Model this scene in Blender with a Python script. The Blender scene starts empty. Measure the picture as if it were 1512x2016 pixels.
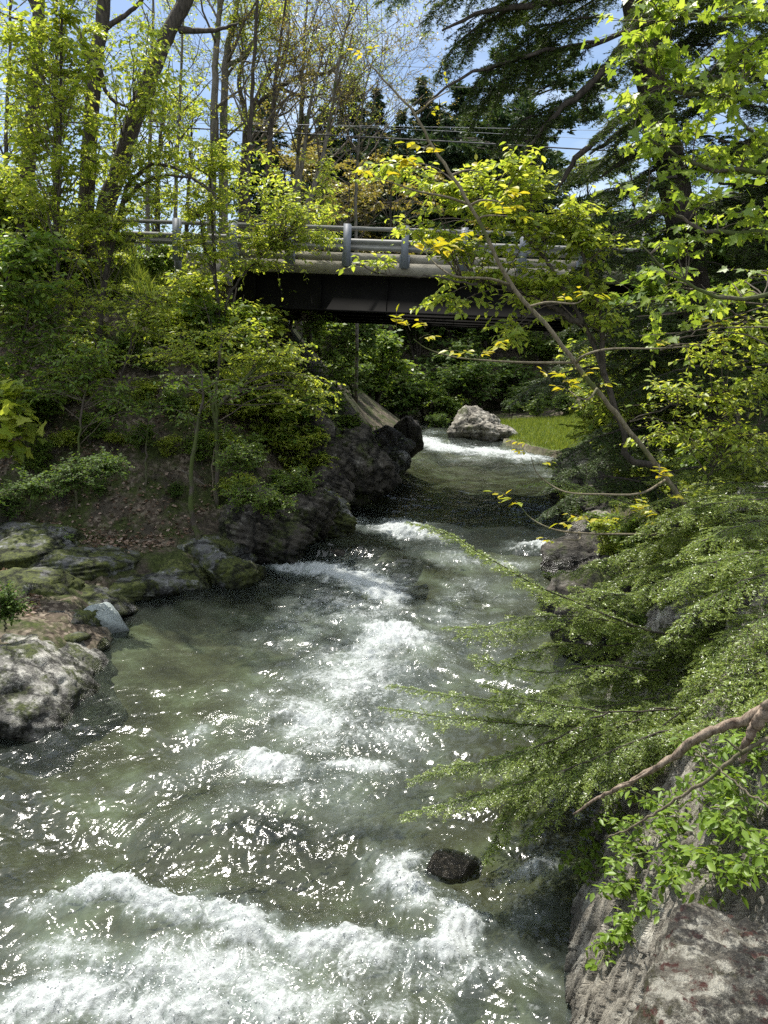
import bpy, bmesh, math, random
import numpy as np
R = math.radians
rng = np.random.default_rng(11)
random.seed(11)
scene = bpy.context.scene
COL = scene.collection

# ------------------------------------------------------------------ camera maths (used to read distances off the photograph)
F = 1515.0
CAMZ = 4.2
TH = math.atan((1008 - 715) / F)
ct, st = math.cos(TH), math.sin(TH)

def ray(px, py):
    x = (px - 756) / F
    y = -(py - 1008) / F
    return np.array([x, ct + y * st, -st + y * ct])

def P(px, py, Y):
    d = ray(px, py)
    d = d * (Y / d[1])
    return np.array([d[0], d[1], d[2] + CAMZ])

def onz(px, py, z):
    d = ray(px, py)
    t = (z - CAMZ) / d[2]
    return np.array([d[0] * t, d[1] * t, z])

def project(x, y, z):
    dz = z - CAMZ
    f = y * ct - dz * st
    u = y * st + dz * ct
    f = np.maximum(f, 1e-3)
    return 756 + F * x / f, 1008 - F * u / f

# ------------------------------------------------------------------ noise
def _h(ix, iy, iz, seed):
    h = (ix.astype(np.int64) * 374761393 + iy.astype(np.int64) * 668265263 + iz.astype(np.int64) * 2147483647 + seed * 974634777) & 0xFFFFFFFF
    h = ((h ^ (h >> 13)) * 1274126177) & 0xFFFFFFFF
    h = (h ^ (h >> 16)) & 0xFFFFFFFF
    h = (h * 2246822519) & 0xFFFFFFFF
    return (h ^ (h >> 15)) & 0xFFFFFFFF

def noise2(x, y, seed=0):
    x = np.asarray(x, float); y = np.asarray(y, float)
    ix = np.floor(x); iy = np.floor(y)
    fx = x - ix; fy = y - iy
    u = fx * fx * fx * (fx * (fx * 6 - 15) + 10); v = fy * fy * fy * (fy * (fy * 6 - 15) + 10)
    def g(a, b):
        h = _h(ix + a, iy + b, np.zeros_like(ix), seed)
        an = h.astype(float) * (2 * math.pi / 4294967296.0)
        return np.cos(an) * (fx - a) + np.sin(an) * (fy - b)
    n00, n10, n01, n11 = g(0, 0), g(1, 0), g(0, 1), g(1, 1)
    return 1.4 * ((n00 * (1 - u) + n10 * u) * (1 - v) + (n01 * (1 - u) + n11 * u) * v)

def noise3(x, y, z, seed=0):
    ix = np.floor(x); iy = np.floor(y); iz = np.floor(z)
    fx = x - ix; fy = y - iy; fz = z - iz
    s = lambda t: t * t * (3 - 2 * t)
    u, v, w = s(fx), s(fy), s(fz)
    def val(a, b, c):
        return _h(ix + a, iy + b, iz + c, seed).astype(float) / 2147483648.0 - 1
    def l(a, b, t): return a + (b - a) * t
    return l(l(l(val(0,0,0), val(1,0,0), u), l(val(0,1,0), val(1,1,0), u), v),
             l(l(val(0,0,1), val(1,0,1), u), l(val(0,1,1), val(1,1,1), u), v), w)

def fbm2(x, y, o=4, seed=0, gain=.5):
    s = 0; a = 1; t = 0
    for i in range(o):
        s = s + a * noise2(x, y, seed + i * 17); t += a
        x = x * 2.03 + 5.1; y = y * 2.03 - 3.7; a *= gain
    return s / t

def rid2(x, y, o=4, seed=0, gain=.5):
    s = 0; a = 1; t = 0
    for i in range(o):
        s = s + a * (1 - np.abs(noise2(x, y, seed + i * 17)) * 1.6); t += a
        x = x * 2.07 + 5.1; y = y * 2.07 - 3.7; a *= gain
    return s / t

def fbm3(p, o=4, seed=0, gain=.5):
    x, y, z = p[:, 0], p[:, 1], p[:, 2]
    s = 0; a = 1; t = 0
    for i in range(o):
        s = s + a * noise3(x, y, z, seed + i * 13); t += a
        x = x * 2.03 + 3.1; y = y * 2.03 + 1.7; z = z * 2.03 - 4.3; a *= gain
    return s / t

def sstep(a, b, x):
    t = np.clip((x - a) / (b - a), 0, 1)
    return t * t * (3 - 2 * t)

def nrm(v):
    return v / np.maximum(np.linalg.norm(v, axis=-1, keepdims=True), 1e-9)

# ------------------------------------------------------------------ objects
def mesh_np(name, verts, faces_flat, sizes, mat, parent=None, smooth=False, attrs=None, mat_idx=None):
    me = bpy.data.meshes.new(name)
    verts = np.ascontiguousarray(verts, np.float32)
    faces_flat = np.ascontiguousarray(faces_flat, np.int32); sizes = np.ascontiguousarray(sizes, np.int32)
    me.vertices.add(len(verts)); me.vertices.foreach_set('co', verts.ravel())
    me.loops.add(len(faces_flat)); me.loops.foreach_set('vertex_index', faces_flat)
    me.polygons.add(len(sizes))
    starts = np.concatenate([[0], np.cumsum(sizes)[:-1]]).astype(np.int32)
    me.polygons.foreach_set('loop_start', starts)
    try: me.polygons.foreach_set('loop_total', sizes)
    except Exception: pass
    if smooth: me.polygons.foreach_set('use_smooth', np.ones(len(sizes), bool))
    for m in (mat if isinstance(mat, (list, tuple)) else [mat]):
        me.materials.append(m)
    if mat_idx is not None: me.polygons.foreach_set('material_index', np.ascontiguousarray(mat_idx, np.int32))
    for k, (dom, arr) in (attrs or {}).items():
        a = me.attributes.new(k, 'FLOAT', dom); a.data.foreach_set('value', np.ascontiguousarray(arr, np.float32))
    me.update(calc_edges=True); me.validate()
    o = bpy.data.objects.new(name, me); COL.objects.link(o)
    if parent is not None: o.parent = parent
    return o

def grid_obj(name, V, mat, parent=None, attrs=None, smooth=True):
    n, m = V.shape[:2]
    i = np.arange(n * m).reshape(n, m)
    f = np.stack([i[:-1, :-1], i[:-1, 1:], i[1:, 1:], i[1:, :-1]], -1).reshape(-1, 4)
    return mesh_np(name, V.reshape(-1, 3), f.ravel(), np.full(len(f), 4), mat, parent, smooth, attrs)

def tag(o, label=None, cat=None, group=None, kind=None):
    if label: o['label'] = label
    if cat: o['category'] = cat
    if group: o['group'] = group
    if kind: o['kind'] = kind
    return o

def empty(name, loc=(0, 0, 0), label=None, cat=None, group=None, rot=(0, 0, 0)):
    o = bpy.data.objects.new(name, None); COL.objects.link(o)
    o.empty_display_size = .2
    o.location = tuple(float(v) for v in loc); o.rotation_euler = rot
    return tag(o, label, cat, group)

class Geo:
    """collects vertices and faces of any size into one mesh"""
    def __init__(s): s.v = []; s.f = []; s.z = []; s.n = 0; s.r = []
    def add(s, v, f, sizes, rnd=None):
        v = np.asarray(v, float).reshape(-1, 3)
        s.v.append(v); s.f.append(np.asarray(f).ravel() + s.n); s.z.append(np.asarray(sizes)); s.n += len(v)
        s.r.append(np.full(len(sizes), .5) if rnd is None else rnd)
    def build(s, name, mat, parent=None, smooth=False, offset=None):
        if not s.v: return None
        V = np.concatenate(s.v)
        if offset is not None: V = V - np.asarray(offset)
        return mesh_np(name, V, np.concatenate(s.f), np.concatenate(s.z), mat, parent, smooth, {'rnd': ('FACE', np.concatenate(s.r))})
    def box(s, a, b):
        x0, y0, z0 = a; x1, y1, z1 = b
        v = [(x0,y0,z0),(x1,y0,z0),(x1,y1,z0),(x0,y1,z0),(x0,y0,z1),(x1,y0,z1),(x1,y1,z1),(x0,y1,z1)]
        f = [0,3,2,1, 4,5,6,7, 0,1,5,4, 1,2,6,5, 2,3,7,6, 3,0,4,7]
        s.add(v, f, [4]*6)
    def prism(s, prof, x0, x1):
        """closed profile of (y,z) extruded along x"""
        n = len(prof)
        v = [(x0, p[0], p[1]) for p in prof] + [(x1, p[0], p[1]) for p in prof]
        f = []; z = []
        for i in range(n):
            j = (i + 1) % n; f += [i, j, n + j, n + i]; z.append(4)
        f += list(range(n))[::-1]; z.append(n); f += list(range(n, 2 * n)); z.append(n)
        s.add(v, f, z)
    def tube(s, pts, rad, sides=7, cap=True, knob=0.0):
        pts = np.asarray(pts, float); n = len(pts)
        rad = np.broadcast_to(np.asarray(rad, float), (n,))
        t = np.gradient(pts, axis=0); t = nrm(t)
        ref = np.array([0.13, 0.31, 1.0]) if abs(t[0, 2]) < .8 else np.array([1.0, .2, .1])
        a = nrm(np.cross(t, ref)); b = np.cross(t, a)
        an = np.linspace(0, 2 * math.pi, sides, endpoint=False)
        rr = rad[:, None] * np.ones(sides)
        if knob: rr = rr * (1 + knob * rng.normal(size=(n, sides)))
        V = pts[:, None] + rr[..., None] * (np.cos(an)[None, :, None] * a[:, None] + np.sin(an)[None, :, None] * b[:, None])
        i = np.arange(n * sides).reshape(n, sides); j = np.roll(i, -1, axis=1)
        f = np.stack([i[:-1], j[:-1], j[1:], i[1:]], -1).reshape(-1)
        z = [4] * ((n - 1) * sides)
        if cap:
            f = np.concatenate([f, i[0][::-1], i[-1]]); z = z + [sides, sides]
        s.add(V.reshape(-1, 3), f, z)
    def sticks(s, A, B, r0, r1):
        """many straight three-sided twigs at once"""
        N = len(A)
        if not N: return
        t = nrm(B - A)
        ref = np.where(np.abs(t[:, 2:3]) < .9, [[0, 0, 1.0]], [[1.0, 0, 0]])
        a = nrm(np.cross(t, ref)); b = np.cross(t, a)
        r0 = np.broadcast_to(r0, (N,)); r1 = np.broadcast_to(r1, (N,))
        vs = []
        for base, r in ((A, r0), (B, r1)):
            for k in range(3):
                an = k * 2 * math.pi / 3
                vs.append(base + r[:, None] * (math.cos(an) * a + math.sin(an) * b))
        V = np.stack(vs, 1).reshape(-1, 3)
        f = np.array([0,1,4,3, 1,2,5,4, 2,0,3,5])
        s.add(V, (np.arange(N)[:, None] * 6 + f[None]).ravel(), np.full(3 * N, 4))

def spline(pts, n=24):
    """Catmull-Rom through control points"""
    p = np.asarray(pts, float)
    if len(p) == 2: return p[0] + (p[1] - p[0]) * np.linspace(0, 1, n)[:, None]
    q = np.vstack([2 * p[0] - p[1], p, 2 * p[-1] - p[-2]])
    u = np.linspace(0, len(p) - 1 - 1e-6, n); k = u.astype(int); t = (u - k)[:, None]
    a, b, c, d = q[k], q[k + 1], q[k + 2], q[k + 3]
    return .5 * (2 * b + (c - a) * t + (2 * a - 5 * b + 4 * c - d) * t ** 2 + (3 * b - a - 3 * c + d) * t ** 3)

# ------------------------------------------------------------------ leaves
TPL = {
 'oval': (np.array([[0,0,0],[.35,.25,.05],[.35,-.25,.05],[.42,0,-.03],[1,0,-.12],[.72,.17,0],[.72,-.17,0]]),
          [[0,3,4,5,1],[0,2,6,4,3]]),
 'leaflet': (np.array([[0,0,0],[.4,.17,.03],[.4,-.17,.03],[1,0,-.1]]), [[0,3,1],[0,2,3]]),
 'diamond': (np.array([[0,0,0],[.45,.3,.05],[1,0,-.1],[.45,-.3,.05]]), [[0,3,2,1]]),
 'needle': (np.array([[0,0,0],[.45,.11,.01],[1,0,-.02],[.45,-.11,.01]]), [[0,3,2,1]]),
 'tuft': (np.array([[0,.2,0],[0,-.2,0],[1,.05,-.06]]), [[0,1,2]]),
}
_m = np.array([[0,0],[.02,.12],[-.12,.42],[.1,.34],[.2,.55],[.38,.62],[.42,.44],[.5,.22],[.72,.24],[.8,.12],[1.05,0]])
_mv = [[x, y, .05 * y - .14 * x * x] for x, y in _m] + [[x, -y, .05 * y - .14 * x * x] for x, y in _m[1:-1]]
TPL['maple'] = (np.array(_mv), [list(range(0, 11))[::-1], [0] + list(range(11, 20)) + [10]])
_b = np.array([[0,.5,0],[0,-.5,0],[.5,.42,.03],[.5,-.42,.03],[1,0,-.12]])
TPL['blade'] = (_b * [1, .09, 1], [[0,1,3,2],[2,3,4]])

def add_leaves(geo, pos, axis, nor, size, kind='oval', rnd=None):
    N = len(pos)
    if not N: return
    T, fs = TPL[kind]
    axis = nrm(axis); side = nrm(np.cross(nor, axis)); n = np.cross(axis, side)
    size = np.broadcast_to(np.asarray(size, float), (N,))
    V = pos[:, None] + size[:, None, None] * (T[None, :, 0:1] * axis[:, None] + T[None, :, 1:2] * side[:, None] + T[None, :, 2:3] * n[:, None])
    flat = np.concatenate([np.array(f) for f in fs]); sz = np.array([len(f) for f in fs])
    f = (np.arange(N)[:, None] * len(T) + flat[None]).ravel()
    r = rng.random(N) if rnd is None else rnd
    geo.add(V.reshape(-1, 3), f, np.tile(sz, N), np.repeat(r, len(fs)))

def in_ball(n, surf=.55):
    v = nrm(rng.normal(size=(n, 3)))
    return v * (rng.random((n, 1)) ** surf * .98)

# ------------------------------------------------------------------ materials
def new_mat(name):
    m = bpy.data.materials.new(name); m.use_nodes = True
    nt = m.node_tree; nt.nodes.clear()
    out = nt.nodes.new('ShaderNodeOutputMaterial')
    return m, nt, out

def N(nt, typ, **kw):
    n = nt.nodes.new(typ)
    for k, v in kw.items():
        if k.startswith('i_'):
            key = k[2:]
            n.inputs[int(key) if key.isdigit() else key.replace('_', ' ')].default_value = v
        else: setattr(n, k, v)
    return n

def ramp(nt, stops, fac=None):
    n = nt.nodes.new('ShaderNodeValToRGB'); e = n.color_ramp.elements
    while len(e) > 1: e.remove(e[-1])
    e[0].position = stops[0][0]; e[0].color = (*stops[0][1], 1)
    for p, c in stops[1:]:
        x = e.new(p); x.color = (*c, 1)
    if fac is not None: nt.links.new(fac, n.inputs[0])
    return n

def g3(v): return (v, v, v)

def leaf_mat(name, cols, trans=.42, tmul=1.5, rough=.42, spec=.35):
    """thin leaf: diffuse + translucent, the hue varies from leaf to leaf"""
    m, nt, out = new_mat(name); L = nt.links.new
    at = N(nt, 'ShaderNodeAttribute', attribute_name='rnd')
    rp = ramp(nt, [(i / (len(cols) - 1), c) for i, c in enumerate(cols)], at.outputs['Fac'])
    p = N(nt, 'ShaderNodeBsdfPrincipled'); p.inputs['Roughness'].default_value = rough
    p.inputs['Specular IOR Level'].default_value = spec
    L(rp.outputs[0], p.inputs['Base Color'])
    t = N(nt, 'ShaderNodeBsdfTranslucent')
    mu = N(nt, 'ShaderNodeMix', data_type='RGBA', blend_type='MULTIPLY'); mu.inputs[0].default_value = 1
    L(rp.outputs[0], mu.inputs[6]); mu.inputs[7].default_value = (tmul * 1.1, tmul, tmul * .55, 1)
    L(mu.outputs[2], t.inputs[0])
    mx = N(nt, 'ShaderNodeMixShader'); mx.inputs[0].default_value = trans
    L(p.outputs[0], mx.inputs[1]); L(t.outputs[0], mx.inputs[2]); L(mx.outputs[0], out.inputs[0])
    return m

def bark_mat(name, ca, cb, scale=6, moss=0.0):
    m, nt, out = new_mat(name); L = nt.links.new
    tc = N(nt, 'ShaderNodeTexCoord')
    mp = N(nt, 'ShaderNodeMapping'); mp.inputs['Scale'].default_value = (scale * 3, scale * 3, scale * .6)
    L(tc.outputs['Object'], mp.inputs[0])
    n = N(nt, 'ShaderNodeTexNoise'); n.inputs['Scale'].default_value = 1.5; n.inputs['Detail'].default_value = 6; n.inputs['Roughness'].default_value = .7
    L(mp.outputs[0], n.inputs['Vector'])
    rp = ramp(nt, [(.32, ca), (.68, cb)], n.outputs[0])
    col = rp.outputs[0]
    if moss:
        n2 = N(nt, 'ShaderNodeTexNoise'); n2.inputs['Scale'].default_value = 2.2; n2.inputs['Detail'].default_value = 5
        L(tc.outputs['Object'], n2.inputs['Vector'])
        r2 = ramp(nt, [(.62 - moss * .3, g3(0)), (.72 - moss * .3, g3(1))], n2.outputs[0])
        mx = N(nt, 'ShaderNodeMix', data_type='RGBA'); L(r2.outputs[0], mx.inputs[0]); L(col, mx.inputs[6]); mx.inputs[7].default_value = (.07, .09, .025, 1)
        col = mx.outputs[2]
    p = N(nt, 'ShaderNodeBsdfPrincipled'); p.inputs['Roughness'].default_value = .85; p.inputs['Specular IOR Level'].default_value = .2
    L(col, p.inputs['Base Color'])
    b = N(nt, 'ShaderNodeBump'); b.inputs['Strength'].default_value = .8; b.inputs['Distance'].default_value = .02
    L(n.outputs[0], b.inputs['Height']); L(b.outputs[0], p.inputs['Normal']); L(p.outputs[0], out.inputs[0])
    return m

def plain_mat(name, col, rough=.6, metal=0.0, var=.0, vscale=4.0, bump=0.0, bscale=40.0):
    m, nt, out = new_mat(name); L = nt.links.new
    p = N(nt, 'ShaderNodeBsdfPrincipled'); p.inputs['Roughness'].default_value = rough; p.inputs['Metallic'].default_value = metal
    p.inputs['Base Color'].default_value = (*col, 1)
    tc = N(nt, 'ShaderNodeTexCoord')
    if var:
        n = N(nt, 'ShaderNodeTexNoise'); n.inputs['Scale'].default_value = vscale; n.inputs['Detail'].default_value = 7; n.inputs['Roughness'].default_value = .65
        L(tc.outputs['Object'], n.inputs['Vector'])
        rp = ramp(nt, [(.3, tuple(c * (1 - var) for c in col)), (.7, tuple(min(1, c * (1 + var)) for c in col))], n.outputs[0])
        L(rp.outputs[0], p.inputs['Base Color'])
    if bump:
        n = N(nt, 'ShaderNodeTexNoise'); n.inputs['Scale'].default_value = bscale; n.inputs['Detail'].default_value = 6
        L(tc.outputs['Object'], n.inputs['Vector'])
        b = N(nt, 'ShaderNodeBump'); b.inputs['Strength'].default_value = bump; b.inputs['Distance'].default_value = .02
        L(n.outputs[0], b.inputs['Height']); L(b.outputs[0], p.inputs['Normal'])
    L(p.outputs[0], out.inputs[0])
    return m

def rock_mat(name, dark, light, lichen=(.42, .41, .36), lich=.5, moss=.4, mosscol=((.018, .024, .006), (.07, .085, .018)), scale=2.0, strata=(1, 1, 1), wet=None, use_up=True, red=0.0, cracks=0.0, rotx=0.0):
    """stone with cracks, pale lichen and moss of its own"""
    m, nt, out = new_mat(name); L = nt.links.new
    tc = N(nt, 'ShaderNodeTexCoord'); ge = N(nt, 'ShaderNodeNewGeometry')
    mp = N(nt, 'ShaderNodeMapping'); mp.inputs['Scale'].default_value = strata
    m0 = N(nt, 'ShaderNodeMapping'); m0.inputs['Rotation'].default_value = (rotx, 0, 0); L(ge.outputs['Position'], m0.inputs[0]); L(m0.outputs[0], mp.inputs[0])
    n1 = N(nt, 'ShaderNodeTexNoise'); n1.inputs['Scale'].default_value = scale * 2; n1.inputs['Detail'].default_value = 12; n1.inputs['Roughness'].default_value = .74
    L(mp.outputs[0], n1.inputs['Vector'])
    base = ramp(nt, [(.3, dark), (.52, tuple(.5 * (a + b) for a, b in zip(dark, light))), (.7, light)], n1.outputs[0])
    col = base.outputs[0]
    def mixin(fac, c):
        nonlocal col
        mx = N(nt, 'ShaderNodeMix', data_type='RGBA'); L(fac, mx.inputs[0]); L(col, mx.inputs[6])
        if isinstance(c, tuple): mx.inputs[7].default_value = (*c, 1)
        else: L(c, mx.inputs[7])
        col = mx.outputs[2]
    if lich:
        n2 = N(nt, 'ShaderNodeTexNoise'); n2.inputs['Scale'].default_value = scale * 1.3; n2.inputs['Detail'].default_value = 12; n2.inputs['Roughness'].default_value = .72
        L(ge.outputs['Position'], n2.inputs['Vector'])
        r2 = ramp(nt, [(.66 - .3 * lich, g3(0)), (.74 - .3 * lich, g3(1))], n2.outputs[0]); mixin(r2.outputs[0], lichen)
    if moss:
        n3 = N(nt, 'ShaderNodeTexNoise'); n3.inputs['Scale'].default_value = scale * .9; n3.inputs['Detail'].default_value = 12; n3.inputs['Roughness'].default_value = .74
        ad = N(nt, 'ShaderNodeVectorMath', operation='ADD'); L(ge.outputs['Position'], ad.inputs[0]); ad.inputs[1].default_value = (13, 7, 3)
        L(ad.outputs[0], n3.inputs['Vector'])
        r3 = ramp(nt, [(.68 - .32 * moss, g3(0)), (.76 - .32 * moss, g3(1))], n3.outputs[0])
        n4 = N(nt, 'ShaderNodeTexNoise'); n4.inputs['Scale'].default_value = scale * 9; n4.inputs['Detail'].default_value = 5
        L(ge.outputs['Position'], n4.inputs['Vector'])
        mc = ramp(nt, [(.35, mosscol[0]), (.7, mosscol[1])], n4.outputs[0])
        mixin(r3.outputs[0], mc.outputs[0])
    if red:
        n5 = N(nt, 'ShaderNodeTexNoise'); n5.inputs['Scale'].default_value = 15; n5.inputs['Detail'].default_value = 8; n5.inputs['Roughness'].default_value = .7
        L(ge.outputs['Position'], n5.inputs['Vector'])
        r5 = ramp(nt, [(.64 - .2 * red, g3(0)), (.70 - .2 * red, g3(1))], n5.outputs[0]); mixin(r5.outputs[0], (.07, .022, .014))
    p = N(nt, 'ShaderNodeBsdfPrincipled'); p.inputs['Roughness'].default_value = .8; p.inputs['Specular IOR Level'].default_value = .35
    L(col, p.inputs['Base Color'])
    if wet is not None:   # a wet band just above the water
        sx = N(nt, 'ShaderNodeSeparateXYZ'); L(ge.outputs['Position'], sx.inputs[0])
        mr = N(nt, 'ShaderNodeMapRange'); mr.inputs[1].default_value = wet; mr.inputs[2].default_value = wet + .22
        L(sx.outputs[2], mr.inputs[0])
        mx = N(nt, 'ShaderNodeMix', data_type='RGBA', blend_type='MULTIPLY'); mx.inputs[0].default_value = 1
        wr = ramp(nt, [(0, g3(.38)), (1, g3(1))], mr.outputs[0]); L(col, mx.inputs[6]); L(wr.outputs[0], mx.inputs[7]); L(mx.outputs[2], p.inputs['Base Color'])
        rr = N(nt, 'ShaderNodeMapRange'); rr.inputs[3].default_value = .25; rr.inputs[4].default_value = .82; L(mr.outputs[0], rr.inputs[0]); L(rr.outputs[0], p.inputs['Roughness'])
    vb = N(nt, 'ShaderNodeTexNoise'); vb.inputs['Scale'].default_value = scale * 9; vb.inputs['Detail'].default_value = 8; vb.inputs['Roughness'].default_value = .7
    L(mp.outputs[0], vb.inputs['Vector'])
    b = N(nt, 'ShaderNodeBump'); b.inputs['Strength'].default_value = 1; b.inputs['Distance'].default_value = .045
    h = vb.outputs[0]
    if cracks:      # a net of dark fissures
        wv = N(nt, 'ShaderNodeMapping'); wv.inputs['Scale'].default_value = (1, 1, .55); wv.inputs['Rotation'].default_value = (.3, .5, .2); L(ge.outputs['Position'], wv.inputs[0])
        ds = N(nt, 'ShaderNodeVectorMath', operation='MULTIPLY_ADD'); L(n1.outputs['Color'], ds.inputs[0]); ds.inputs[1].default_value = (.5, .5, .5); L(wv.outputs[0], ds.inputs[2])
        vo = N(nt, 'ShaderNodeTexVoronoi', feature='DISTANCE_TO_EDGE'); vo.inputs['Scale'].default_value = cracks; L(ds.outputs[0], vo.inputs['Vector'])
        ck = ramp(nt, [(0, g3(.12)), (.035, g3(.7)), (.09, g3(1))], vo.outputs['Distance'])
        src = p.inputs['Base Color'].links[0].from_socket
        mk = N(nt, 'ShaderNodeMix', data_type='RGBA', blend_type='MULTIPLY'); mk.inputs[0].default_value = .8; L(src, mk.inputs[6]); L(ck.outputs[0], mk.inputs[7]); L(mk.outputs[2], p.inputs['Base Color'])
        ad = N(nt, 'ShaderNodeMath', operation='MULTIPLY_ADD'); L(ck.outputs[0], ad.inputs[0]); ad.inputs[1].default_value = .8; L(vb.outputs[0], ad.inputs[2]); h = ad.outputs[0]
    L(h, b.inputs['Height']); L(b.outputs[0], p.inputs['Normal']); L(p.outputs[0], out.inputs[0])
    return m
# ------------------------------------------------------------------ camera, sun, sky
cam_d = bpy.data.cameras.new('camera'); cam = bpy.data.objects.new('camera', cam_d); COL.objects.link(cam)
cam.location = (0, 0, CAMZ); cam.rotation_euler = (math.pi / 2 - TH, 0, 0)
cam_d.sensor_fit = 'VERTICAL'; cam_d.sensor_height = 24; cam_d.lens = 24 * F / 2016
cam_d.clip_start = .05; cam_d.clip_end = 2000
scene.camera = cam

SUN_AZ, SUN_EL = R(-28), R(66)      # to the left of straight ahead
sd = np.array([math.sin(SUN_AZ) * math.cos(SUN_EL), math.cos(SUN_AZ) * math.cos(SUN_EL), math.sin(SUN_EL)])
sl = bpy.data.lights.new('sun', 'SUN'); so = bpy.data.objects.new('sun', sl); COL.objects.link(so)
sl.energy = 4.6; sl.angle = R(.5); sl.color = (1, .955, .88)
from mathutils import Vector
so.rotation_euler = Vector(sd).to_track_quat('Z', 'Y').to_euler()

w = bpy.data.worlds.new('World'); scene.world = w; w.use_nodes = True
nt = w.node_tree; nt.nodes.clear(); L = nt.links.new
out = N(nt, 'ShaderNodeOutputWorld'); bg = N(nt, 'ShaderNodeBackground'); bg.inputs[1].default_value = .085
sky = N(nt, 'ShaderNodeTexSky', sky_type='NISHITA'); sky.sun_disc = False; sky.sun_elevation = SUN_EL; sky.sun_rotation = SUN_AZ
sky.air_density = 1.0; sky.dust_density = 1.0; sky.ozone_density = 1.5
tc = N(nt, 'ShaderNodeTexCoord'); mp = N(nt, 'ShaderNodeMapping'); mp.inputs['Scale'].default_value = (1.2, 1.2, 4.5); mp.inputs['Rotation'].default_value = (0, .12, 0)
L(tc.outputs['Generated'], mp.inputs[0])
cn = N(nt, 'ShaderNodeTexNoise'); cn.inputs['Scale'].default_value = 2.6; cn.inputs['Detail'].default_value = 8; cn.inputs['Roughness'].default_value = .58; cn.inputs['Distortion'].default_value = .4
L(mp.outputs[0], cn.inputs['Vector'])
cr = ramp(nt, [(.46, g3(0)), (.74, g3(.7))], cn.outputs[0])
mx = N(nt, 'ShaderNodeMix', data_type='RGBA'); L(cr.outputs[0], mx.inputs[0]); L(sky.outputs[0], mx.inputs[6]); mx.inputs[7].default_value = (6.5, 7.4, 8.6, 1)
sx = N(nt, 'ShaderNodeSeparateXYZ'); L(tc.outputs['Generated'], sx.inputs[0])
hi = N(nt, 'ShaderNodeMapRange', interpolation_type='SMOOTHSTEP'); hi.inputs[1].default_value = .52; hi.inputs[2].default_value = .85; hi.inputs[3].default_value = 0; hi.inputs[4].default_value = .8; L(sx.outputs[2], hi.inputs[0])  # bright cloud overhead, out of frame, added as fill light
bk = N(nt, 'ShaderNodeMapRange', interpolation_type='SMOOTHSTEP'); bk.inputs[1].default_value = .1; bk.inputs[2].default_value = -.5; bk.inputs[3].default_value = 0; bk.inputs[4].default_value = .5; L(sx.outputs[1], bk.inputs[0])  # more added fill: unseen bright cloud behind the camera
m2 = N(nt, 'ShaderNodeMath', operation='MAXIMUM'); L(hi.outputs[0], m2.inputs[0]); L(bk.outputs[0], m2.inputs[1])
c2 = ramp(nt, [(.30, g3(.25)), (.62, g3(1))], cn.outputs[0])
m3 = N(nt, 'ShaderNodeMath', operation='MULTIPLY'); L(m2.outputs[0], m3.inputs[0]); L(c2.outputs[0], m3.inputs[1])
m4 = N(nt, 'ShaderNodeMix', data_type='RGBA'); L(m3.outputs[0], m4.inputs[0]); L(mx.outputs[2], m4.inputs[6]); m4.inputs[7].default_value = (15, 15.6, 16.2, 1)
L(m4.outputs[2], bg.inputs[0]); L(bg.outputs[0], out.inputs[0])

scene.view_settings.view_transform = 'Standard'; scene.view_settings.look = 'None'; scene.view_settings.gamma = 1
scene.view_settings.exposure = .94
DENOISE = False
cy = scene.cycles
cy.max_bounces = 7; cy.diffuse_bounces = 5; cy.glossy_bounces = 3; cy.transmission_bounces = 5; cy.transparent_max_bounces = 10
cy.caustics_reflective = False; cy.caustics_refractive = False
cy.use_denoising = DENOISE
cy.sample_clamp_indirect = 6; cy.sample_clamp_direct = 16
scene.render.engine = 'CYCLES'

# ------------------------------------------------------------------ the stream's course
def lev(y):
    return np.interp(y, [0, 4, 7.5, 10, 14.4, 15.6, 17, 30, 33, 37, 70, 130], [-.12, -.08, .0, .08, .22, .42, .52, .6, .66, .95, 1.05, 1.2])

def onwater(px, py):
    z = .1
    for _ in range(12):
        p = onz(px, py, z); z = float(lev(p[1]))
    return onz(px, py, z)

_l = [onwater(*q) for q in [(-60,1460),(0,1430),(150,1335),(215,1262),(218,1190),(420,1135),(485,1095),(560,1050),(632,1012),(650,968),(770,938),(798,892),(812,866)]]
_r = [onwater(*q) for q in [(1145,2016),(1165,1850),(1195,1700),(1215,1560),(1215,1400),(1190,1250),(1168,1170),(1172,1060),(1195,995),(1160,955),(1120,910)]]
LY = np.array([0] + [p[1] for p in _l] + [44, 50, 70]); LX = np.array([-6.2] + [p[0] for p in _l] + [.6, -4, -30])
RY = np.array([0] + [p[1] for p in _r] + [34, 40, 47, 55, 70]); RX = np.array([.75] + [p[0] for p in _r] + [5.2, 4.6, 2.5, -3, -24])
_o = np.argsort(LY); LY, LX = LY[_o], LX[_o]
_o = np.argsort(RY); RY, RX = RY[_o], RX[_o]
def xl(y): return np.interp(y, LY, LX)
def xr(y): return np.interp(y, RY, RX)

BY, BW, BZ = 19.9, 7.2, 6.35          # bridge front, road width, road level

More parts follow.
